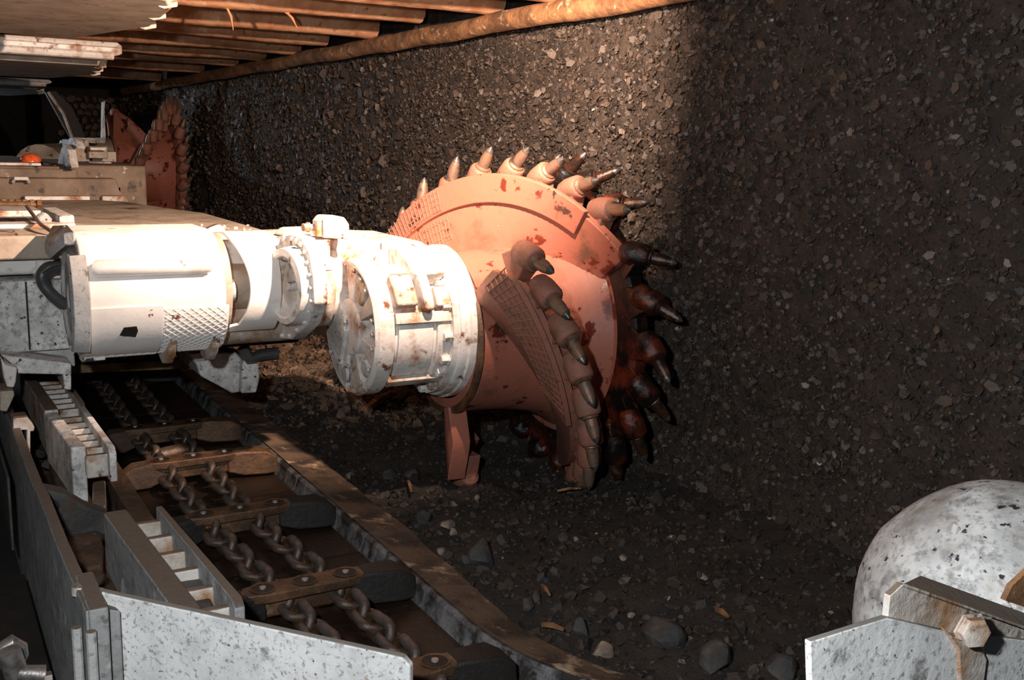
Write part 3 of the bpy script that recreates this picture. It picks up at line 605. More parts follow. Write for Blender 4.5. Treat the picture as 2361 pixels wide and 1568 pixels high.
# second body section with raised deck and electronics
M().prism([(-.6, 7.3, 1.18), (1.27, 7.3, 1.18), (1.29, 7.3, 1.36), (1.24, 7.34, 1.42), (1.22, 7.35, 1.50), (-.6, 7.35, 1.50)], (0, 4.2, 0)).build('second_section', brownd, body, .012)
M().box(-.6, .98, 7.34, 7.40, 1.50, 1.56).build('deck_edge', brownd, body, .01)
M().box(-.6, .92, 7.42, 11, 1.50, 1.575).build('deck_plate', brownd, body, .02)
a_, b_ = P(55, 455, 'y', 7.28), P(205, 463, 'y', 7.28)
M().box(a_.x, b_.x, 7.22, 7.31, b_.z - .01, a_.z + .01).build('front_bar', white, body, .006)
a_, b_ = P(0, 374, 'y', 7.5), P(92, 382, 'y', 7.5); M().box(a_.x - .5, b_.x, 7.42, 7.55, b_.z, a_.z).build('upper_bar', white, body, .005)
a_ = P(50, 415, 'y', 7.3); M().tube([a_ + V(-.05, 0, -.01), a_ + V(-.04, -.03, .01), a_ + V(.03, -.03, .01), a_ + V(.04, 0, -.01)], .012, 8).build('small_handle', white, body)
# stepped end housing towards the far drum
for (u0, v0_, u1, v1_, y_, mm, nn) in ((160, 322, 205, 378, 8.6, dusty, 'step_wall'), (205, 338, 248, 365, 8.5, dusty, 'step_block'), (208, 340, 245, 347, 8.42, white, 'step_rail'), (213, 374, 258, 384, 8.1, white, 'step_rail'), (216, 388, 262, 400, 7.9, white, 'step_rail'),
                                        (222, 408, 270, 427, 7.7, white, 'step_rail'), (216, 350, 268, 436, 8.7, dusty, 'step_block'), (236, 452, 286, 466, 7.26, rustw, 'step_rail'), (228, 430, 280, 452, 7.5, dusty, 'step_block')):
    a_, b_ = P(u0, v1_, 'y', y_), P(u1, v0_, 'y', y_); M().box(a_.x, b_.x, y_, y_ + .35, a_.z, b_.z).build(nn, mm, body, .008)
a_, b_ = P(150, 465, 'y', 7.6), P(262, 372, 'y', 8.8); M().box(.85, b_.x, 7.5, 9.3, 1.2, b_.z).build('end_housing', brownd, body, .02)
w0 = [P(u, v, 'x', .92) for u, v in ((131, 386), (136, 360), (141, 342), (149, 333), (156, 345), (163, 386))]
M().prism(w0, (.05, 0, 0)).build('side_fin', cowlw, body, .004)
w0 = [P(u, v, 'x', .97) for u, v in ((154, 340), (156, 322), (163, 316), (172, 322), (178, 342))]
M().prism(w0, (.05, 0, 0)).build('side_fin', cowlw, body, .004)
far = thing('ranging_arm', 'far white ranging arm raised behind the stepped housing, holding the far drum', 'ranging arm', (1.6, 11.5, 1.2))
M().tube([(1.15, 11.2, 1.43), (1.5, 11.9, 1.43), (1.55, 12.4, 1.43)], [.26, .27, .28], 20).build('arm_casting', dusty, far)
M().lathe([(1.5, 0), (1.5, .30), (1.96, .33), (2.01, .335), (2.01, .1)], (0, 12.4, 1.43), (1, 0, 0), 40).build('gearbox', dusty, far)
m = M()
for u in (193, 212, 232): m.tube([P(u, 330, 'y', 11.5), P(u, 318, 'y', 11.5)], .05, 12)
m.build('top_fittings', cowlw, far)
w0 = [P(u, v, 'y', 11.6) for u, v in ((236, 325), (238, 236), (243, 232), (241, 250), (244, 325))]
M().prism(w0, (.0, .12, 0)).build('cowl_blade', cowlw, far)
# beacon
bc_ = P(72, 374, 'y', 7.9); bc_.z = 1.575
t = thing('beacon_lamp', 'small glossy red-orange dome beacon on the far deck', 'beacon', bc_)
M().lathe([(0, .0), (0, .075), (.015, .075), (.015, 0)], bc_, (0, 0, 1), 24).build('base', blackst, t)
M().lathe([(.015, .068), (.03, .068), (.055, .055), (.07, .03), (.075, 0)], bc_, (0, 0, 1), 24).build('dome', lens, t)
# hydraulic valves, hoses
vb = P(0, 473, 'z', BZ + .02); ve = P(95, 476, 'z', BZ + .02)
t = thing('hydraulic_valve', 'brass-brown hydraulic valve row on the left of the body top', 'valve', (ve.x, ve.y, BZ))
M().tube([vb + V(-.3, 0, .01), ve + V(0, 0, .01)], .018, 12).build('valve_tube', brass, t)
m = M()
for k in range(6): q = vb.lerp(ve, .1 + .17 * k); m.lathe([(-.012, 0), (-.012, .028), (.012, .028), (.012, 0)], q + V(0, -.01, .012), (1, 0, 0), 6)
m.build('valve_nuts', brass, t, .002)
def hose(pix, r, m_, nm, lab, cat='hose'):
    pts = [P(u, v, 'y', y_) for u, v, y_ in pix]; out = []
    for i in range(len(pts) - 1):                    # Catmull-Rom through the points
        p0_, p1_, p2_, p3_ = pts[max(i - 1, 0)], pts[i], pts[i + 1], pts[min(i + 2, len(pts) - 1)]
        for s_ in range(8):
            t_ = s_ / 8; out.append(.5 * ((2 * p1_) + (p2_ - p0_) * t_ + (2 * p0_ - 5 * p1_ + 4 * p2_ - p3_) * t_ * t_ + (3 * p1_ - p0_ - 3 * p2_ + p3_) * t_ ** 3))
    out.append(pts[-1]); return one(M().tube(out, r, 12), nm, m_, lab, cat)
hose([(62, 476, 5.4), (80, 500, 5.1), (95, 518, 4.8), (120, 535, 4.62), (140, 560, 4.6), (150, 590, 4.6), (146, 612, 4.58)], .0085, cablem, 'control_hose', 'thin brown hose looping from the valve row down the case')
hose([(0, 532, 4.68), (30, 536, 4.66), (50, 550, 4.66), (62, 570, 4.66), (72, 578, 4.66)], .004, cablem, 'thin_cable', 'thin brown cable drooping to the grab handle', 'cable')
hose([(30, 532, 4.68), (45, 545, 4.64), (70, 556, 4.64), (80, 562, 4.66)], .0035, cablem, 'thin_cable', 'shorter thin cable crossing above the grab handle', 'cable')
hose([(176, 628, 4.60), (150, 618, 4.50), (115, 616, 4.44), (97, 632, 4.42), (100, 655, 4.42), (120, 680, 4.42), (150, 702, 4.44), (185, 715, 4.50)], .024, rubber, 'thick_hose', 'thick grey rubber hose looping out beside the motor end')
hose([(180, 632, 4.52), (150, 610, 4.44), (120, 612, 4.40), (96, 628, 4.40)], .008, rubber, 'slim_hose', 'slim black hose above the thick rubber loop')
# trapping shoe and face-side shoe
sh = thing('haulage_shoe', 'white steel shoe under the body that straddles the rack', 'shoe', (.45, 4.7, .6))
y_ = 4.55
M().prism([P(u, v, 'y', y_) for u, v in ((0, 818), (165, 838), (165, 900), (148, 898), (145, 864), (40, 862), (34, 846), (10, 826))], (0, .5, 0)).build('shoe_bridge', cowlw, sh, .008)
M().prism([P(u, v, 'y', 4.45) for u, v in ((2, 825), (14, 842), (40, 848), (37, 880), (32, 894), (16, 893), (8, 870))], (0, .06, 0)).build('guide_tongue', white, sh, .006)
M().box(.30, .58, 4.72, 5.3, .78, .88).build('shoe_mount', grey, sh, .006)
fs_ = thing('face_side_shoe', 'grey-white steel sliding shoe hanging below the arm', 'shoe', (1.3, 4.9, .5))
y_ = 4.85
M().prism([P(u, v, 'y', y_) for u, v in ((432, 815), (545, 812), (560, 830), (556, 905), (535, 908), (500, 888), (462, 868), (452, 840))], (0, .5, 0)).build('shoe_body', cowlw, fs_, .012)
M().prism([P(u, v, 'y', y_ - .05) for u, v in ((560, 832), (598, 838), (600, 870), (592, 906), (556, 908))], (0, .4, 0)).build('shoe_side', cowlw, fs_, .01)
M().prism([P(u, v, 'y', y_ - .03) for u, v in ((436, 816), (482, 812), (484, 830), (450, 834))], (0, .03, 0)).build('shoe_pad', grey, fs_, .004)
M().tube([P(560, 800, 'y', 4.75), P(575, 826, 'y', 4.75), P(600, 820, 'y', 4.75), P(640, 815, 'y', 4.75)], .03, 10).build('dangling_hose', rubber, fs_)
M().box(1.2, 1.62, 4.78, 5.3, .80, .93).build('hose_tray', blackst, fs_, .01)
yb = thing('cross_member', 'faded yellow cross beam under the body above the conveyor', 'beam', (.9, 5.35, .6))
a_, b_ = P(165, 858, 'y', 5.3), P(430, 832, 'y', 5.3)
M().prism([P(160, 862, 'y', 5.3), P(440, 850, 'y', 5.3), P(440, 828, 'y', 5.3), P(160, 843, 'y', 5.3)], (0, .08, 0)).build('beam', yellow, yb, .004)
M().prism([P(290, 828, 'y', 5.6), P(430, 818, 'y', 5.6), P(430, 814, 'y', 5.6), P(290, 823, 'y', 5.6)], (0, .03, 0)).build('upper_strip', yellow, yb)
one(M().box(.3, 1.5, 5.4, 11, .78, .86), 'belly_plate', blackst, 'black underside plate of the machine above the conveyor', 'plate')

# ------------------------------------------------------------------ conveyor
ZP = .30
XL, XR = .64, 1.39
def xr(y): return XR - .025 + max(0, 2.50 - y) ** 2 * .60
def toe_w(y): return .135 + .045 * min(1, max(0, (y - 2.3) / 1.1)) + .02 * min(1, max(0, (2.3 - y) / .4))
yj = [1.2, 2.0, 2.78, 3.30, 4.05, 4.8, 5.6, 6.4, 7.2, 8.0]
words = ['nearest the camera', 'second nearest the camera', 'third, left of the joint in the bright side wall', 'fourth, between the two rack segments', 'fifth, under the warm-lit bars', 'sixth, entering the shadow of the arm', 'third farthest, under the machine', 'second farthest, deep under the machine', 'farthest, deep under the machine']
for i in range(len(yj) - 1):
    y0, y1 = yj[i] + .004, yj[i + 1] - .004
    t = thing('conveyor_pan', 'worn brown steel conveyor pan, ' + words[i], 'conveyor pan', ((XL + XR) / 2, y0, 0), 'pans of the chain conveyor')
    n = 8; ys = [y0 + (y1 - y0) * k / n for k in range(n + 1)]
    M().loft([[V(XL, y, 0), V(xr(y) + .01, y, 0), V(xr(y) - .01, y, ZP), V(XL, y, ZP)] for y in ys]).build('deck_plate', panm, t)
    M().loft([[V(xr(y) - .03, y, ZP), V(xr(y) + .03, y, ZP), V(xr(y) + .03, y, .355), V(xr(y) - .0, y, .365), V(xr(y) - .012, y, .355), V(xr(y) - .015, y, .34)] for y in ys]).build('side_wall', lipm, t)
    M().loft([[V(XL - .02, y, 0), V(XL + .045, y, ZP), V(XL + .02, y, .36), V(XL + .045, y, .41), V(XL + .04, y, .43), V(XL - .03, y, .43)] for y in ys]).build('left_wall', brownst, t)
    M().loft([[V(xr(y) + .008, y, .370), V(xr(y) + toe_w(y), y, .345 + .012 * noise.noise(V(y * 5, 0, 0))), V(xr(y) + toe_w(y) + .01, y, .26), V(xr(y) + .02, y, .345)] for y in ys]).build('toe_plate', toem, t, .002)
# chain strands
def link_mesh(L=.148, W=.098, d=.0165):
    n = 28; pts = []
    h = (L - W) / 2
    for k in range(n):
        a = 2 * PI * k / n; c, s = math.cos(a), math.sin(a)
        pts.append(V((W / 2 - d) * s * 1.0, (h + (W / 2 - d)) * c if abs(c) > .999 else (h * (1 if c > 0 else -1) + (W / 2 - d) * c), 0))
    return M().ring(pts, d, 12)
LP = .086                                             # pitch along the strand
flat = link_mesh(.148, .100, .0158); upm = link_mesh(.146, .094, .0168)
def mk(mb, nm):
    me = mb.build(nm, chainm); d_ = me.data; bpy.data.objects.remove(me); return d_
dflat = mk(flat, 'chain_link'); dup_ = mk(upm, 'chain_link')
FY = [4.93, 4.36, 3.63, 2.90, 2.25, 6.35]         # flight bar positions
for si, (xc, side) in enumerate(((.885, 'left'), (1.055, 'right'))):
    t = thing('conveyor_chain', side + ' strand of heavy oily link chain along the conveyor', 'chain', (xc, 3, ZP), 'conveyor chains')
    y = 1.3; k = 0
    while y < 6.9:
        o = bpy.data.objects.new('chain_link', dup_ if k % 2 else dflat); COL.objects.link(o); o.parent = t; o['_o'] = t['_o']
        xo = .012 * math.sin(y * 1.1) + .055 * min(1, max(0, (3.6 - y) / .8)) + .01 * noise.noise(V(k * .9, si, 0))
        o.location = (xo, y - 3, .055 + .008 * (k % 2)); tilt = .25 * noise.noise(V(k * 1.3, si * 5, 0))
        o.rotation_euler = (.06 * noise.noise(V(k, 4, si)), (PI / 2 + .35 + tilt) if k % 2 else (.18 + tilt), .25 * noise.noise(V(k * .7, 9, si)))
        y += LP; k += 1
# flight bars
flabs = ['highest of the warm-lit bars', 'second warm-lit one below the arm', 'its right wing tip touching the bright side wall', 'fourth down, with a long black right wing', 'lowest, partly behind the white panel', 'far under the machine, cool lit', 'hidden low behind the deflector panel']
for i, fy in enumerate(FY[:6]):
    dz = ZP; t = thing('flight_bar', 'rusty steel flight bar across the chains, ' + flabs[i], 'flight bar', (1.0, fy, ZP), 'flight bars across the conveyor chains')
    m = M(); out = [(-.205, 0), (-.19, -.034), (-.13, -.047), (.13, -.047), (.19, -.034), (.205, 0), (.19, .034), (.13, .047), (-.13, .047), (-.19, .034)]
    m.loft([[V(.99 + a_, fy + b_, dz + .085) for a_, b_ in out], [V(.99 + a_, fy + b_, dz + .118) for a_, b_ in out]]); m.build('clamp_bar', flightm, t, .006)
    for bx in (-.135, 0, .135):
        o = M().lathe([(0, .038), (.003, .041), (.003, .036), (-.0, .033)], (.99 + bx, fy, dz + .118), (0, 0, 1), 24).build('bolt_recess', flightm, t)
        M().lathe([(0, .036), (.0015, .036), (.0015, 0)], (.99 + bx, fy, dz + .1185), (0, 0, 1), 20).build('recess_floor', blackst, o)
        M().lathe([(.0, .011), (.006, .010), (.007, 0)], (.99 + bx, fy, dz + .119), (0, 0, 1), 12).build('bolt_stud', studm, o)
    wm = flightm if i in (0, 1) else blackst
    m = M(); m.loft([[V(x_, fy + s1 * yw, dz + z_) for s1, z_ in ((-1, z0), (1, z0), (.8, z1), (-.8, z1))] for x_, yw, z0, z1 in ((1.13, .038, .03, .114), (1.20, .055, .012, .120), (1.30, .068, .008, .112), (1.352, .062, .008, .082))]); m.build('right_wing', wm, t, .01)
    m = M(); m.loft([[V(x_, fy + s1 * yw, dz + z_) for s1, z_ in ((-1, z0), (1, z0), (.8, z1), (-.8, z1))] for x_, yw, z0, z1 in ((.68, .04, .012, .075), (.74, .055, .01, .11), (.80, .05, .01, .115), (.86, .035, .03, .10))]); m.build('left_wing', wm if i > 1 else brownst, t, .01)
    M().box(.84, 1.14, fy - .03, fy + .03, dz + .03, dz + .09).build('saddle', flightm, t, .012)
one(M().lathe([(-.06, .038), (.06, .038), (.06, .02), (-.06, .02), (-.06, .038)], (.965, 4.62, ZP + .06), (1, 0, .1), 24), 'steel_bushing', chainm, 'grey steel bushing lying between the two warm-lit flight bars', 'bushing')

# haulage rack segments
def rack(pl, pr, ztop, ybeg, lab, nr, hl, hr, mL):
    # pl, pr: (x0,x1) of left and right beam at near and far ends
    t = thing('haulage_rack', lab, 'rack', (pl[0][0], ybeg, 0), 'toothed haulage rack segments')
    (a0, a1, ya), (b0, b1, yb_) = pl
    M().loft([[V(a0, ya, ztop - hl), V(a1, ya, ztop - hl), V(a1, ya, ztop), V(a0, ya, ztop)], [V(b0, yb_, ztop - hl * .7), V(b1, yb_, ztop - hl * .7), V(b1, yb_, ztop), V(b0, yb_, ztop)]]).build('left_beam', mL, t, .008)
    (c0, c1, yc), (d0, d1, yd) = pr
    M().loft([[V(c0, yc, ztop - hr), V(c1, yc, ztop - hr), V(c1, yc, ztop - .02), V(c0, yc, ztop - .02)], [V(c0, yc + .03, ztop - hr), V(c1, yc + .03, ztop - hr), V(c1, yc + .03, ztop), V(c0, yc + .03, ztop)], [V(d0, yd, ztop - hr), V(d1, yd, ztop - hr), V(d1, yd, ztop), V(d0, yd, ztop)]]).build('right_beam', mL, t, .005)
    for k in range(nr):
        y = yc + .06 + (yd - yc - .1) * k / (nr - 1); f = (y - yc) / (yd - yc); x0 = a1 + (b1 - a1) * f; x1 = c0 + (d0 - c0) * f
        M().loft([[V(x_, y - .022, ztop - .12), V(x_, y + .03, ztop - .10), V(x_, y + .022, ztop - .035), V(x_, y - .014, ztop - .03)] for x_ in (x0 - .005, x1 + .005)]).build('rung', rustw, t, .008)
A = lambda u, v, z: P(u, v, 'z', z)
za = .64
e0, e1_, e2_, e3_ = A(163, 1032, za), A(202, 1028, za), A(118, 930, za), A(76, 870, za)
rack(((.452, .505, 3.93), (.425, .475, 4.50)), ((.574, .600, 3.86), (.565, .590, 4.55)), za, 3.9, 'near half of the upper rack with a pale square beam end, left of the chains', 7, .30, .13, cowlw)
rack(((.425, .480, 4.50), (.405, .455, 5.35)), ((.568, .592, 4.56), (.56, .585, 5.35)), za + .01, 4.5, 'far half of the upper rack running under the haulage shoe', 8, .20, .13, rustw)
rack(((.50, .565, 2.35), (.455, .525, 3.24)), ((.640, .668, 2.42), (.61, .630, 3.22)), .62, 2.35, 'lower rack segment with open pockets behind the deflector panel', 6, .28, .15, sideg)
one(M().prism([A(x_, y_, .56) for x_, y_ in ((362, 1345), (470, 1330), (495, 1400), (400, 1430))], (0, 0, -.2)), 'rack_end_block', dimgrey, 'flat grey block closing the near end of the lower rack', 'block', bevel=.01)
# base plates and lumps left of the rack
one(M().box(.31, .64, 2.3, 5.6, .0, .33), 'spill_bed', brownst, 'muddy brown steel bed between the side plate and the rack', 'steel bed')
one(M().prism([A(u, v, .47) for u, v in ((213, 1110), (243, 1105), (246, 1160), (240, 1170), (212, 1175))], (0, 0, -.13)), 'rack_pin_block', rustw, 'rusty block beside the pale rack beam end', 'block', bevel=.01)
one(M().prism([P(u, v, 'y', 3.62) for u, v in ((92, 1125), (150, 1138), (200, 1168), (250, 1185), (250, 1235), (150, 1240), (110, 1215))], (0, .08, 0)), 'hinge_bracket', dimgrey, 'dark grey bracket plate with a round hole below the rack beam end', 'bracket', bevel=.008)
hq = P(122, 1166, 'y', 3.612); one(M().lathe([(-.006, 0), (-.006, .019), (.004, .019), (.004, 0)], hq, (0, 1, 0), 20), 'bracket_hole', dark, 'round dark hole in the bracket below the rack beam end', 'hole')
one(M().prism([A(u, v, .44) for u, v in ((112, 1062), (160, 1048), (200, 1105), (205, 1140), (140, 1150))], (0, 0, -.08)), 'brown_slab', brownst, 'brown crusted slab between the side plate and the upper rack', 'slab', bevel=.01)
bk = thing('pin_bracket', 'small square bracket holding a round pin, beside the side plate', 'bracket', P(80, 1000, 'y', 4.3))
M().prism([P(u, v, 'y', 4.3) for u, v in ((30, 965), (62, 962), (80, 985), (78, 995), (70, 995), (70, 1055), (62, 1050), (62, 992), (36, 992), (36, 1048), (30, 1048))], (0, .1, 0)).build('bracket_frame', rustw, bk, .004)
M().tube([P(52, 1012, 'y', 4.34), P(54, 1035, 'y', 4.34)], .019, 14).build('pin', rustw, bk)
one(M().prism([A(u, v, .42) for u, v in ((120, 1225), (180, 1210), (228, 1215), (240, 1260), (238, 1300), (200, 1310), (140, 1270))], (0, 0, -.1)), 'brown_cover_plate', brownst, 'brown rusty cover plate beside the lower rack', 'plate', bevel=.012)
for k, (u, v, r_) in enumerate(((115, 1075, .035), (160, 1090, .03), (225, 1240, .035), (220, 1330, .04), (90, 1045, .03), (130, 1130, .03))):
    one(M().rock(A(u, v, .40), r_, k + 60, .6, 2), 'muddy_lump', brownst if k % 2 else rockm, ['flat muddy lump beside the pin bracket', 'muddy lump beside the long rack beam', 'muddy lump at the top of the lower rack', 'grey lump beside the lower rack near the panel', 'small lump under the pin bracket', 'lump above the round bracket hole'][k], 'lump', flatshade=True)
one(M().prism([P(u, v, 'y', 4.4) for u, v in ((0, 902), (32, 900), (34, 912), (16, 950), (0, 948))], (0, .15, 0)), 'rack_stop_plate', rustw, 'pale rusty stop plate at the left picture edge below the shoe', 'plate', bevel=.006)

# side plate and deflector panel
sp = thing('spill_side_plate', 'long upright grey plate running from the left edge down to the panel', 'side plate', (.28, 3.4, 0))
ys = [2.45 + (5.6 - 2.45) * k / 20 for k in range(21)]
M().loft([[V(.285 + .02 * max(0, 2.9 - y), y, .02), V(.318 + .02 * max(0, 2.9 - y), y, .02), V(.318 + .02 * max(0, 2.9 - y), y, .66 - .02 * (1 if y > 3.4 else 0)), V(.285 + .02 * max(0, 2.9 - y), y, .66 - .02 * (1 if y > 3.4 else 0))] for y in ys]).build('plate', sideg, sp, .006)
M().loft([[V(.30, y, .3), V(.345, y, .3), V(.345, y, .665), V(.30, y, .665)] for y in (2.44, 2.56, 2.68)]).build('joint_strap', sideg, sp, .008)
M().loft([[V(.35, y, .4), V(.375, y, .4), V(.375, y, .635 - .02 * k), V(.35, y, .645 - .02 * k)] for k, y in enumerate((2.47, 2.56, 2.64))]).build('joint_rib', sideg, sp, .006)
for (x_, y_, zt_, zb_, r_) in ((.278, 2.50, .60, .10, .012), (.30, 2.42, .62, .05, .012)):
    M().tube([(x_, y_, zb_), (x_, y_, zt_)], r_, 10).build('weld_bead', grey, sp)
dp = thing('deflector_panel', 'bright white speckled panel slanting across the lower left foreground', 'panel', (.6, 2.2, 0))
a_ = A(222, 1362, .66); b_ = A(945, 1522, .66)
d_ = (b_ - a_).normalized(); nrm = V(d_.y, -d_.x, 0)
if nrm.y > 0: nrm = -nrm
top = [a_, b_ - d_ * .02 + V(0, 0, .003), b_ + V(0, 0, -.015), b_ + V(0, 0, -.62), a_ + V(0, 0, -.62)]
M().prism([p + nrm * .0 for p in top], -nrm * .022).build('panel_plate', chalk, dp, .006)
M().tube([a_ + V(0, 0, .0) - d_ * .0, a_ + V(0, 0, -.6)], .020, 14).build('edge_tube', chalk, dp)
M().tube([a_ - d_ * .045 + V(0, .0, .004), a_ - d_ * .045 + V(0, 0, -.6)], .014, 14).build('hinge_tube', chalk, dp)
M().lathe([(.0, .011), (.003, .016), (.003, .022), (-.02, .022)], a_ - d_ * .048 + V(0, .01, 0), (0, 0, 1), 20).build('hinge_socket', rustw, dp)
# things outside the side plate at the left border
one(M().prism([(.235, 3.95, .55), (.245, 3.95, .55), (.245, 4.6, .56), (.235, 4.6, .56)], (0, 0, -.28)), 'outer_strip', dimgrey, 'narrow grey strip outside the side plate at the left picture edge', 'strip', bevel=.003)
one(M().box(-.3, .262, 3.02, 3.8, .20, .235), 'outer_ledge', blackst, 'dark steel ledge outside the side plate at the left edge', 'ledge', bevel=.006)
one(M().box(-.3, .262, 2.99, 3.02, .195, .24), 'ledge_edge_strip', rustw, 'thin rusty edge strip along the front of the dark ledge', 'strip', bevel=.004)
one(M().box(-.3, .26, 2.3, 3.0, .0, .06), 'lower_step', dark, 'black step in the recess below the dark ledge', 'step')
sk = thing('hose_coupling', 'shiny grey metal hose coupling in the bottom left corner', 'coupling', A(30, 1560, .2))
yy_ = 2.15
M().tube([P(-40, 1560, 'y', yy_), P(0, 1505, 'y', yy_), P(30, 1480, 'y', yy_), P(48, 1492, 'y', yy_), P(52, 1510, 'y', yy_), P(46, 1525, 'y', yy_)], [.022, .02, .016, .014, .012, .010], 12).build('hook', tip, sk)
M().tube([P(20, 1500, 'y', yy_ - .05), P(50, 1590, 'y', yy_ - .05)], .022, 16).build('body', tip, sk)
M().tube([P(40, 1552, 'y', yy_ - .06), P(100, 1556, 'y', yy_ - .06)], [.016, .020], 12).build('lever', tip, sk)

# ------------------------------------------------------------------ right foreground: domed cover with bracket
YC = 1.30
cc = P(2312, 1442, 'y', YC); rr = .335
cv = thing('drum_cowl', 'large rounded stained white cover in the lower right corner', 'cover', cc)
ax = V(.55, -.72, -.12).normalized(); m = M(); prof = []
for i in range(15):
    a_ = PI / 2 * i / 14; prof.append((-rr * math.cos(a_) ** 1.0, rr * math.sin(a_)))
prof += [(.35, rr * .98)]
m.lathe(prof, cc, ax, 64); m.v = [tuple(Vector(v) + (Vector(v) - cc).normalized() * (.010 * noise.noise(Vector(v) * 5) + .003 * noise.noise(Vector(v) * 19))) for v in m.v]
m.build('shell', cowlw, cv)
YB = .93
def PB(u, v, d=0): return P(u, v, 'y', YB + d)
M().prism([PB(2046, 1432), PB(2052, 1375), PB(2082, 1347), PB(2361, 1447), PB(2460, 1483), PB(2460, 1560), PB(2361, 1520), PB(2180, 1462)], (0, .012, 0)).build('beam_web', rustw, cv, .002)
M().prism([PB(2082, 1345), PB(2460, 1480), PB(2470, 1450, .06), PB(2361, 1412, .06), PB(2122, 1326, .06)], (0, 0, -.008)).build('beam_flange', rustw, cv, .002)
M().prism([PB(1868, 1480, -.01), PB(2046, 1424, -.01), PB(2178, 1454, -.01), PB(2212, 1500, -.01), PB(2226, 1640, -.01), PB(1872, 1640, -.01)], (0, .012, 0)).build('lower_plate', chalk, cv, .003)
M().prism([PB(2178, 1450, -.016), PB(2215, 1478, -.016), PB(2260, 1480, -.016), PB(2278, 1520, -.016), PB(2262, 1640, -.016), PB(2218, 1640, -.016), PB(2212, 1500, -.016)], (0, .012, 0)).build('strap', rustw, cv, .004)
M().prism([PB(2276, 1466, -.012), PB(2361, 1476, -.012), PB(2440, 1486, -.012), PB(2440, 1640, -.012), PB(2270, 1640, -.012)], (0, .012, 0)).build('right_plate', chalk, cv, .003)
bq = PB(2238, 1453, -.012); M().hexbolt(bq, (-.35, -1, .1), (PB(2238, 1453) - PB(2268, 1453)).length * .72, .016).build('hex_bolt', rustw, cv, .0015)
a_ = math.radians
M().prism([P(2318, 1385, 'y', YC - .36), P(2335, 1350, 'y', YC - .36), P(2400, 1290, 'y', YC - .36), P(2420, 1420, 'y', YC - .36)], (0, .01, 0)).build('dark_opening', barkm, cv)
ce = P(2166, 1122, 'y', YC); ce = cc + (ce - cc).normalized() * rr * 1.0
M().prism([ce + V(-.012, 0, -.006), ce + V(-.008, 0, .012), ce + V(.0, 0, .006), ce + V(.004, 0, -.004)], (.004, .014, 0)).build('paint_curl', clean, cv)

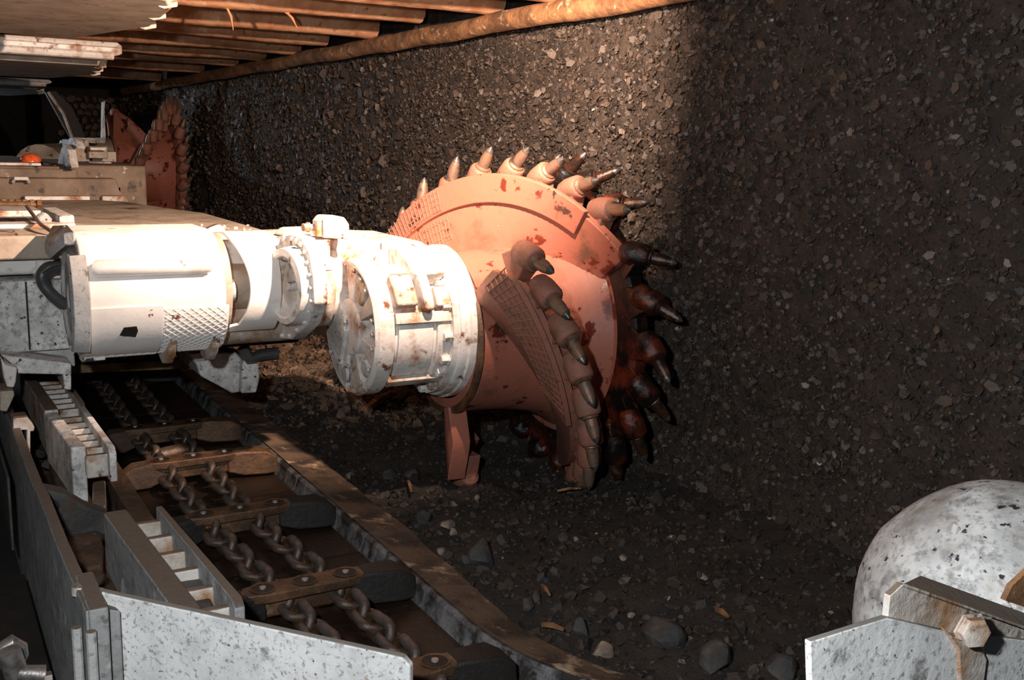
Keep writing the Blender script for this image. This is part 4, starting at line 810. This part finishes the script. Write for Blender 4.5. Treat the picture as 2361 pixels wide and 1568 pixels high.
# ------------------------------------------------------------------ rocks on the floor
def rk_at(u, v, size, m_, lab, s, flat_=.75):
    p = P(u, v, 'z', .24)
    for _ in range(4): p = P(u, v, 'z', floor_z(p.x, p.y) + size * .3)
    one(M().rock(p, size, s, flat_, 3), 'loose_rock', m_, lab, 'rock', 'loose rocks on the rubble floor', flatshade=True)
rocks = [(1530, 1462, .085, rockm, 'largest grey upright rock on the floor, near the bottom of the picture', 1), (900, 1095, .055, rockm, 'brown-grey rock left of the pick at the drum bottom', 2), (808, 1098, .03, palerock, 'small pale rock on the ledge left of the brown-grey rock', 3),
    (1033, 1210, .034, palerock, 'pale rock beside the joint of the toe plate', 4), (975, 1198, .05, rockm, 'round grey rock left of the pale rock at the toe plate', 5), (1045, 1226, .028, palerock, 'flat pale rock under the other pale rock', 6), (950, 1092, .045, rockm, 'flat rock right of the brown-grey rock', 7),
    (700, 855, .05, palerock, 'orange-lit pale rock below the white gear case', 8), (828, 938, .05, palerock, 'broad warm-lit rock below the gearbox', 9), (748, 975, .03, rockm, 'dull rock in the shadow below the arm', 10), (1515, 1150, .05, rockm, 'flat grey rock at the foot of the coal face', 11), (1575, 1162, .035, rockm, 'small long rock right of the flat one at the face foot', 12),
    (1328, 1244, .018, palerock, 'small bright rock in the middle of the floor', 13), (1436, 1286, .018, palerock, 'small pale pointed rock right of the floor middle', 14), (1112, 1280, .07, rockm, 'large dark blue-grey rock beside the toe plate', 15), (1075, 1292, .035, rockm, 'angular rock left of the dark blue-grey rock', 16), (1160, 1245, .03, rockm, 'grey rock above the dark blue-grey one', 17),
    (1390, 1500, .04, palerock, 'pale rock at the edge of the lower toe plate', 18), (1218, 1395, .035, rockm, 'grey rock close beside the toe plate bend', 19), (1235, 1378, .03, rockm, 'small rock above the one at the toe plate bend', 20), (1020, 1270, .026, palerock, 'pinkish pale rock left of the angular rock', 21), (1300, 1240, .03, rockm, 'dark rock left of the small bright rock', 22),
    (1480, 1288, .02, rockm, 'little rock right of the pale pointed rock', 23), (1380, 1290, .03, rockm, 'flat grey rock left of the pale pointed rock', 24), (760, 880, .02, palerock, 'tiny pale rock under the gearbox', 25), (650, 830, .03, palerock, 'warm-lit rock right of the sliding shoe', 26), (735, 830, .05, rockm, 'brown rock in the lit patch under the arm', 27), (1190, 1205, .03, rockm, 'dull rock below the drum', 28), (1225, 1170, .025, rockm, 'small dark rock below the drum', 29), (1100, 1150, .022, palerock, 'small light rock right of the bottom pick', 30),
    (1620, 1330, .02, palerock, 'tiny light rock far right on the floor', 31), (1455, 1420, .018, palerock, 'tiny bright rock left of the largest rock', 32), (1340, 1450, .05, rockm, 'dark lump half way between toe plate and largest rock', 33), (1650, 1520, .07, rockm, 'broad dark rock at the bottom right of the floor', 34), (1800, 1540, .06, rockm, 'dark rock left of the white lower plate', 35), (1250, 1330, .03, rockm, 'rock in the middle between toe plate and coal face', 36)]
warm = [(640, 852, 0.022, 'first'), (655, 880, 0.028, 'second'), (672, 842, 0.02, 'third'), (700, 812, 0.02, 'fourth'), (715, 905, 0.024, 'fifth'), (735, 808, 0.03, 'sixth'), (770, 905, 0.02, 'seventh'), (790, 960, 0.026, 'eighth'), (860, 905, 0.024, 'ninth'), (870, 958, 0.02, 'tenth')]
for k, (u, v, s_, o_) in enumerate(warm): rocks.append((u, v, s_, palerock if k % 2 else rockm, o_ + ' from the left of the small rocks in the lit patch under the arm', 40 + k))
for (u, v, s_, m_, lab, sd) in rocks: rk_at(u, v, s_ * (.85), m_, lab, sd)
def stick(u0, v0_, u1, v1_, r_, lab):
    p = P(u0, v0_, 'z', .25); p = P(u0, v0_, 'z', floor_z(p.x, p.y) + .03); q = P(u1, v1_, 'z', .25); q = P(u1, v1_, 'z', floor_z(q.x, q.y) + .03)
    one(M().tube([p, (p + q) / 2 + V(0, 0, .006), q], [r_, r_ * 1.2, r_ * .7], 5), 'wood_fragment', barkm, lab, 'wood fragment', 'wood fragments on the floor', flatshade=True)
stick(942, 1110, 948, 1132, .008, 'short orange wood stub below the brown-grey rock')
stick(1285, 1132, 1340, 1126, .006, 'thin pale stick below the drum')
stick(1250, 1440, 1300, 1452, .008, 'pale splinter beside the lower toe plate')
stick(1250, 1350, 1268, 1372, .007, 'bent twig near the toe plate bend')
stick(1652, 1406, 1680, 1422, .009, 'brown stick at the right of the floor')
stick(800, 896, 832, 940, .022, 'curved wood slab below the gearbox')
stick(840, 945, 900, 905, .022, 'long wood slab leaning under the gearbox')
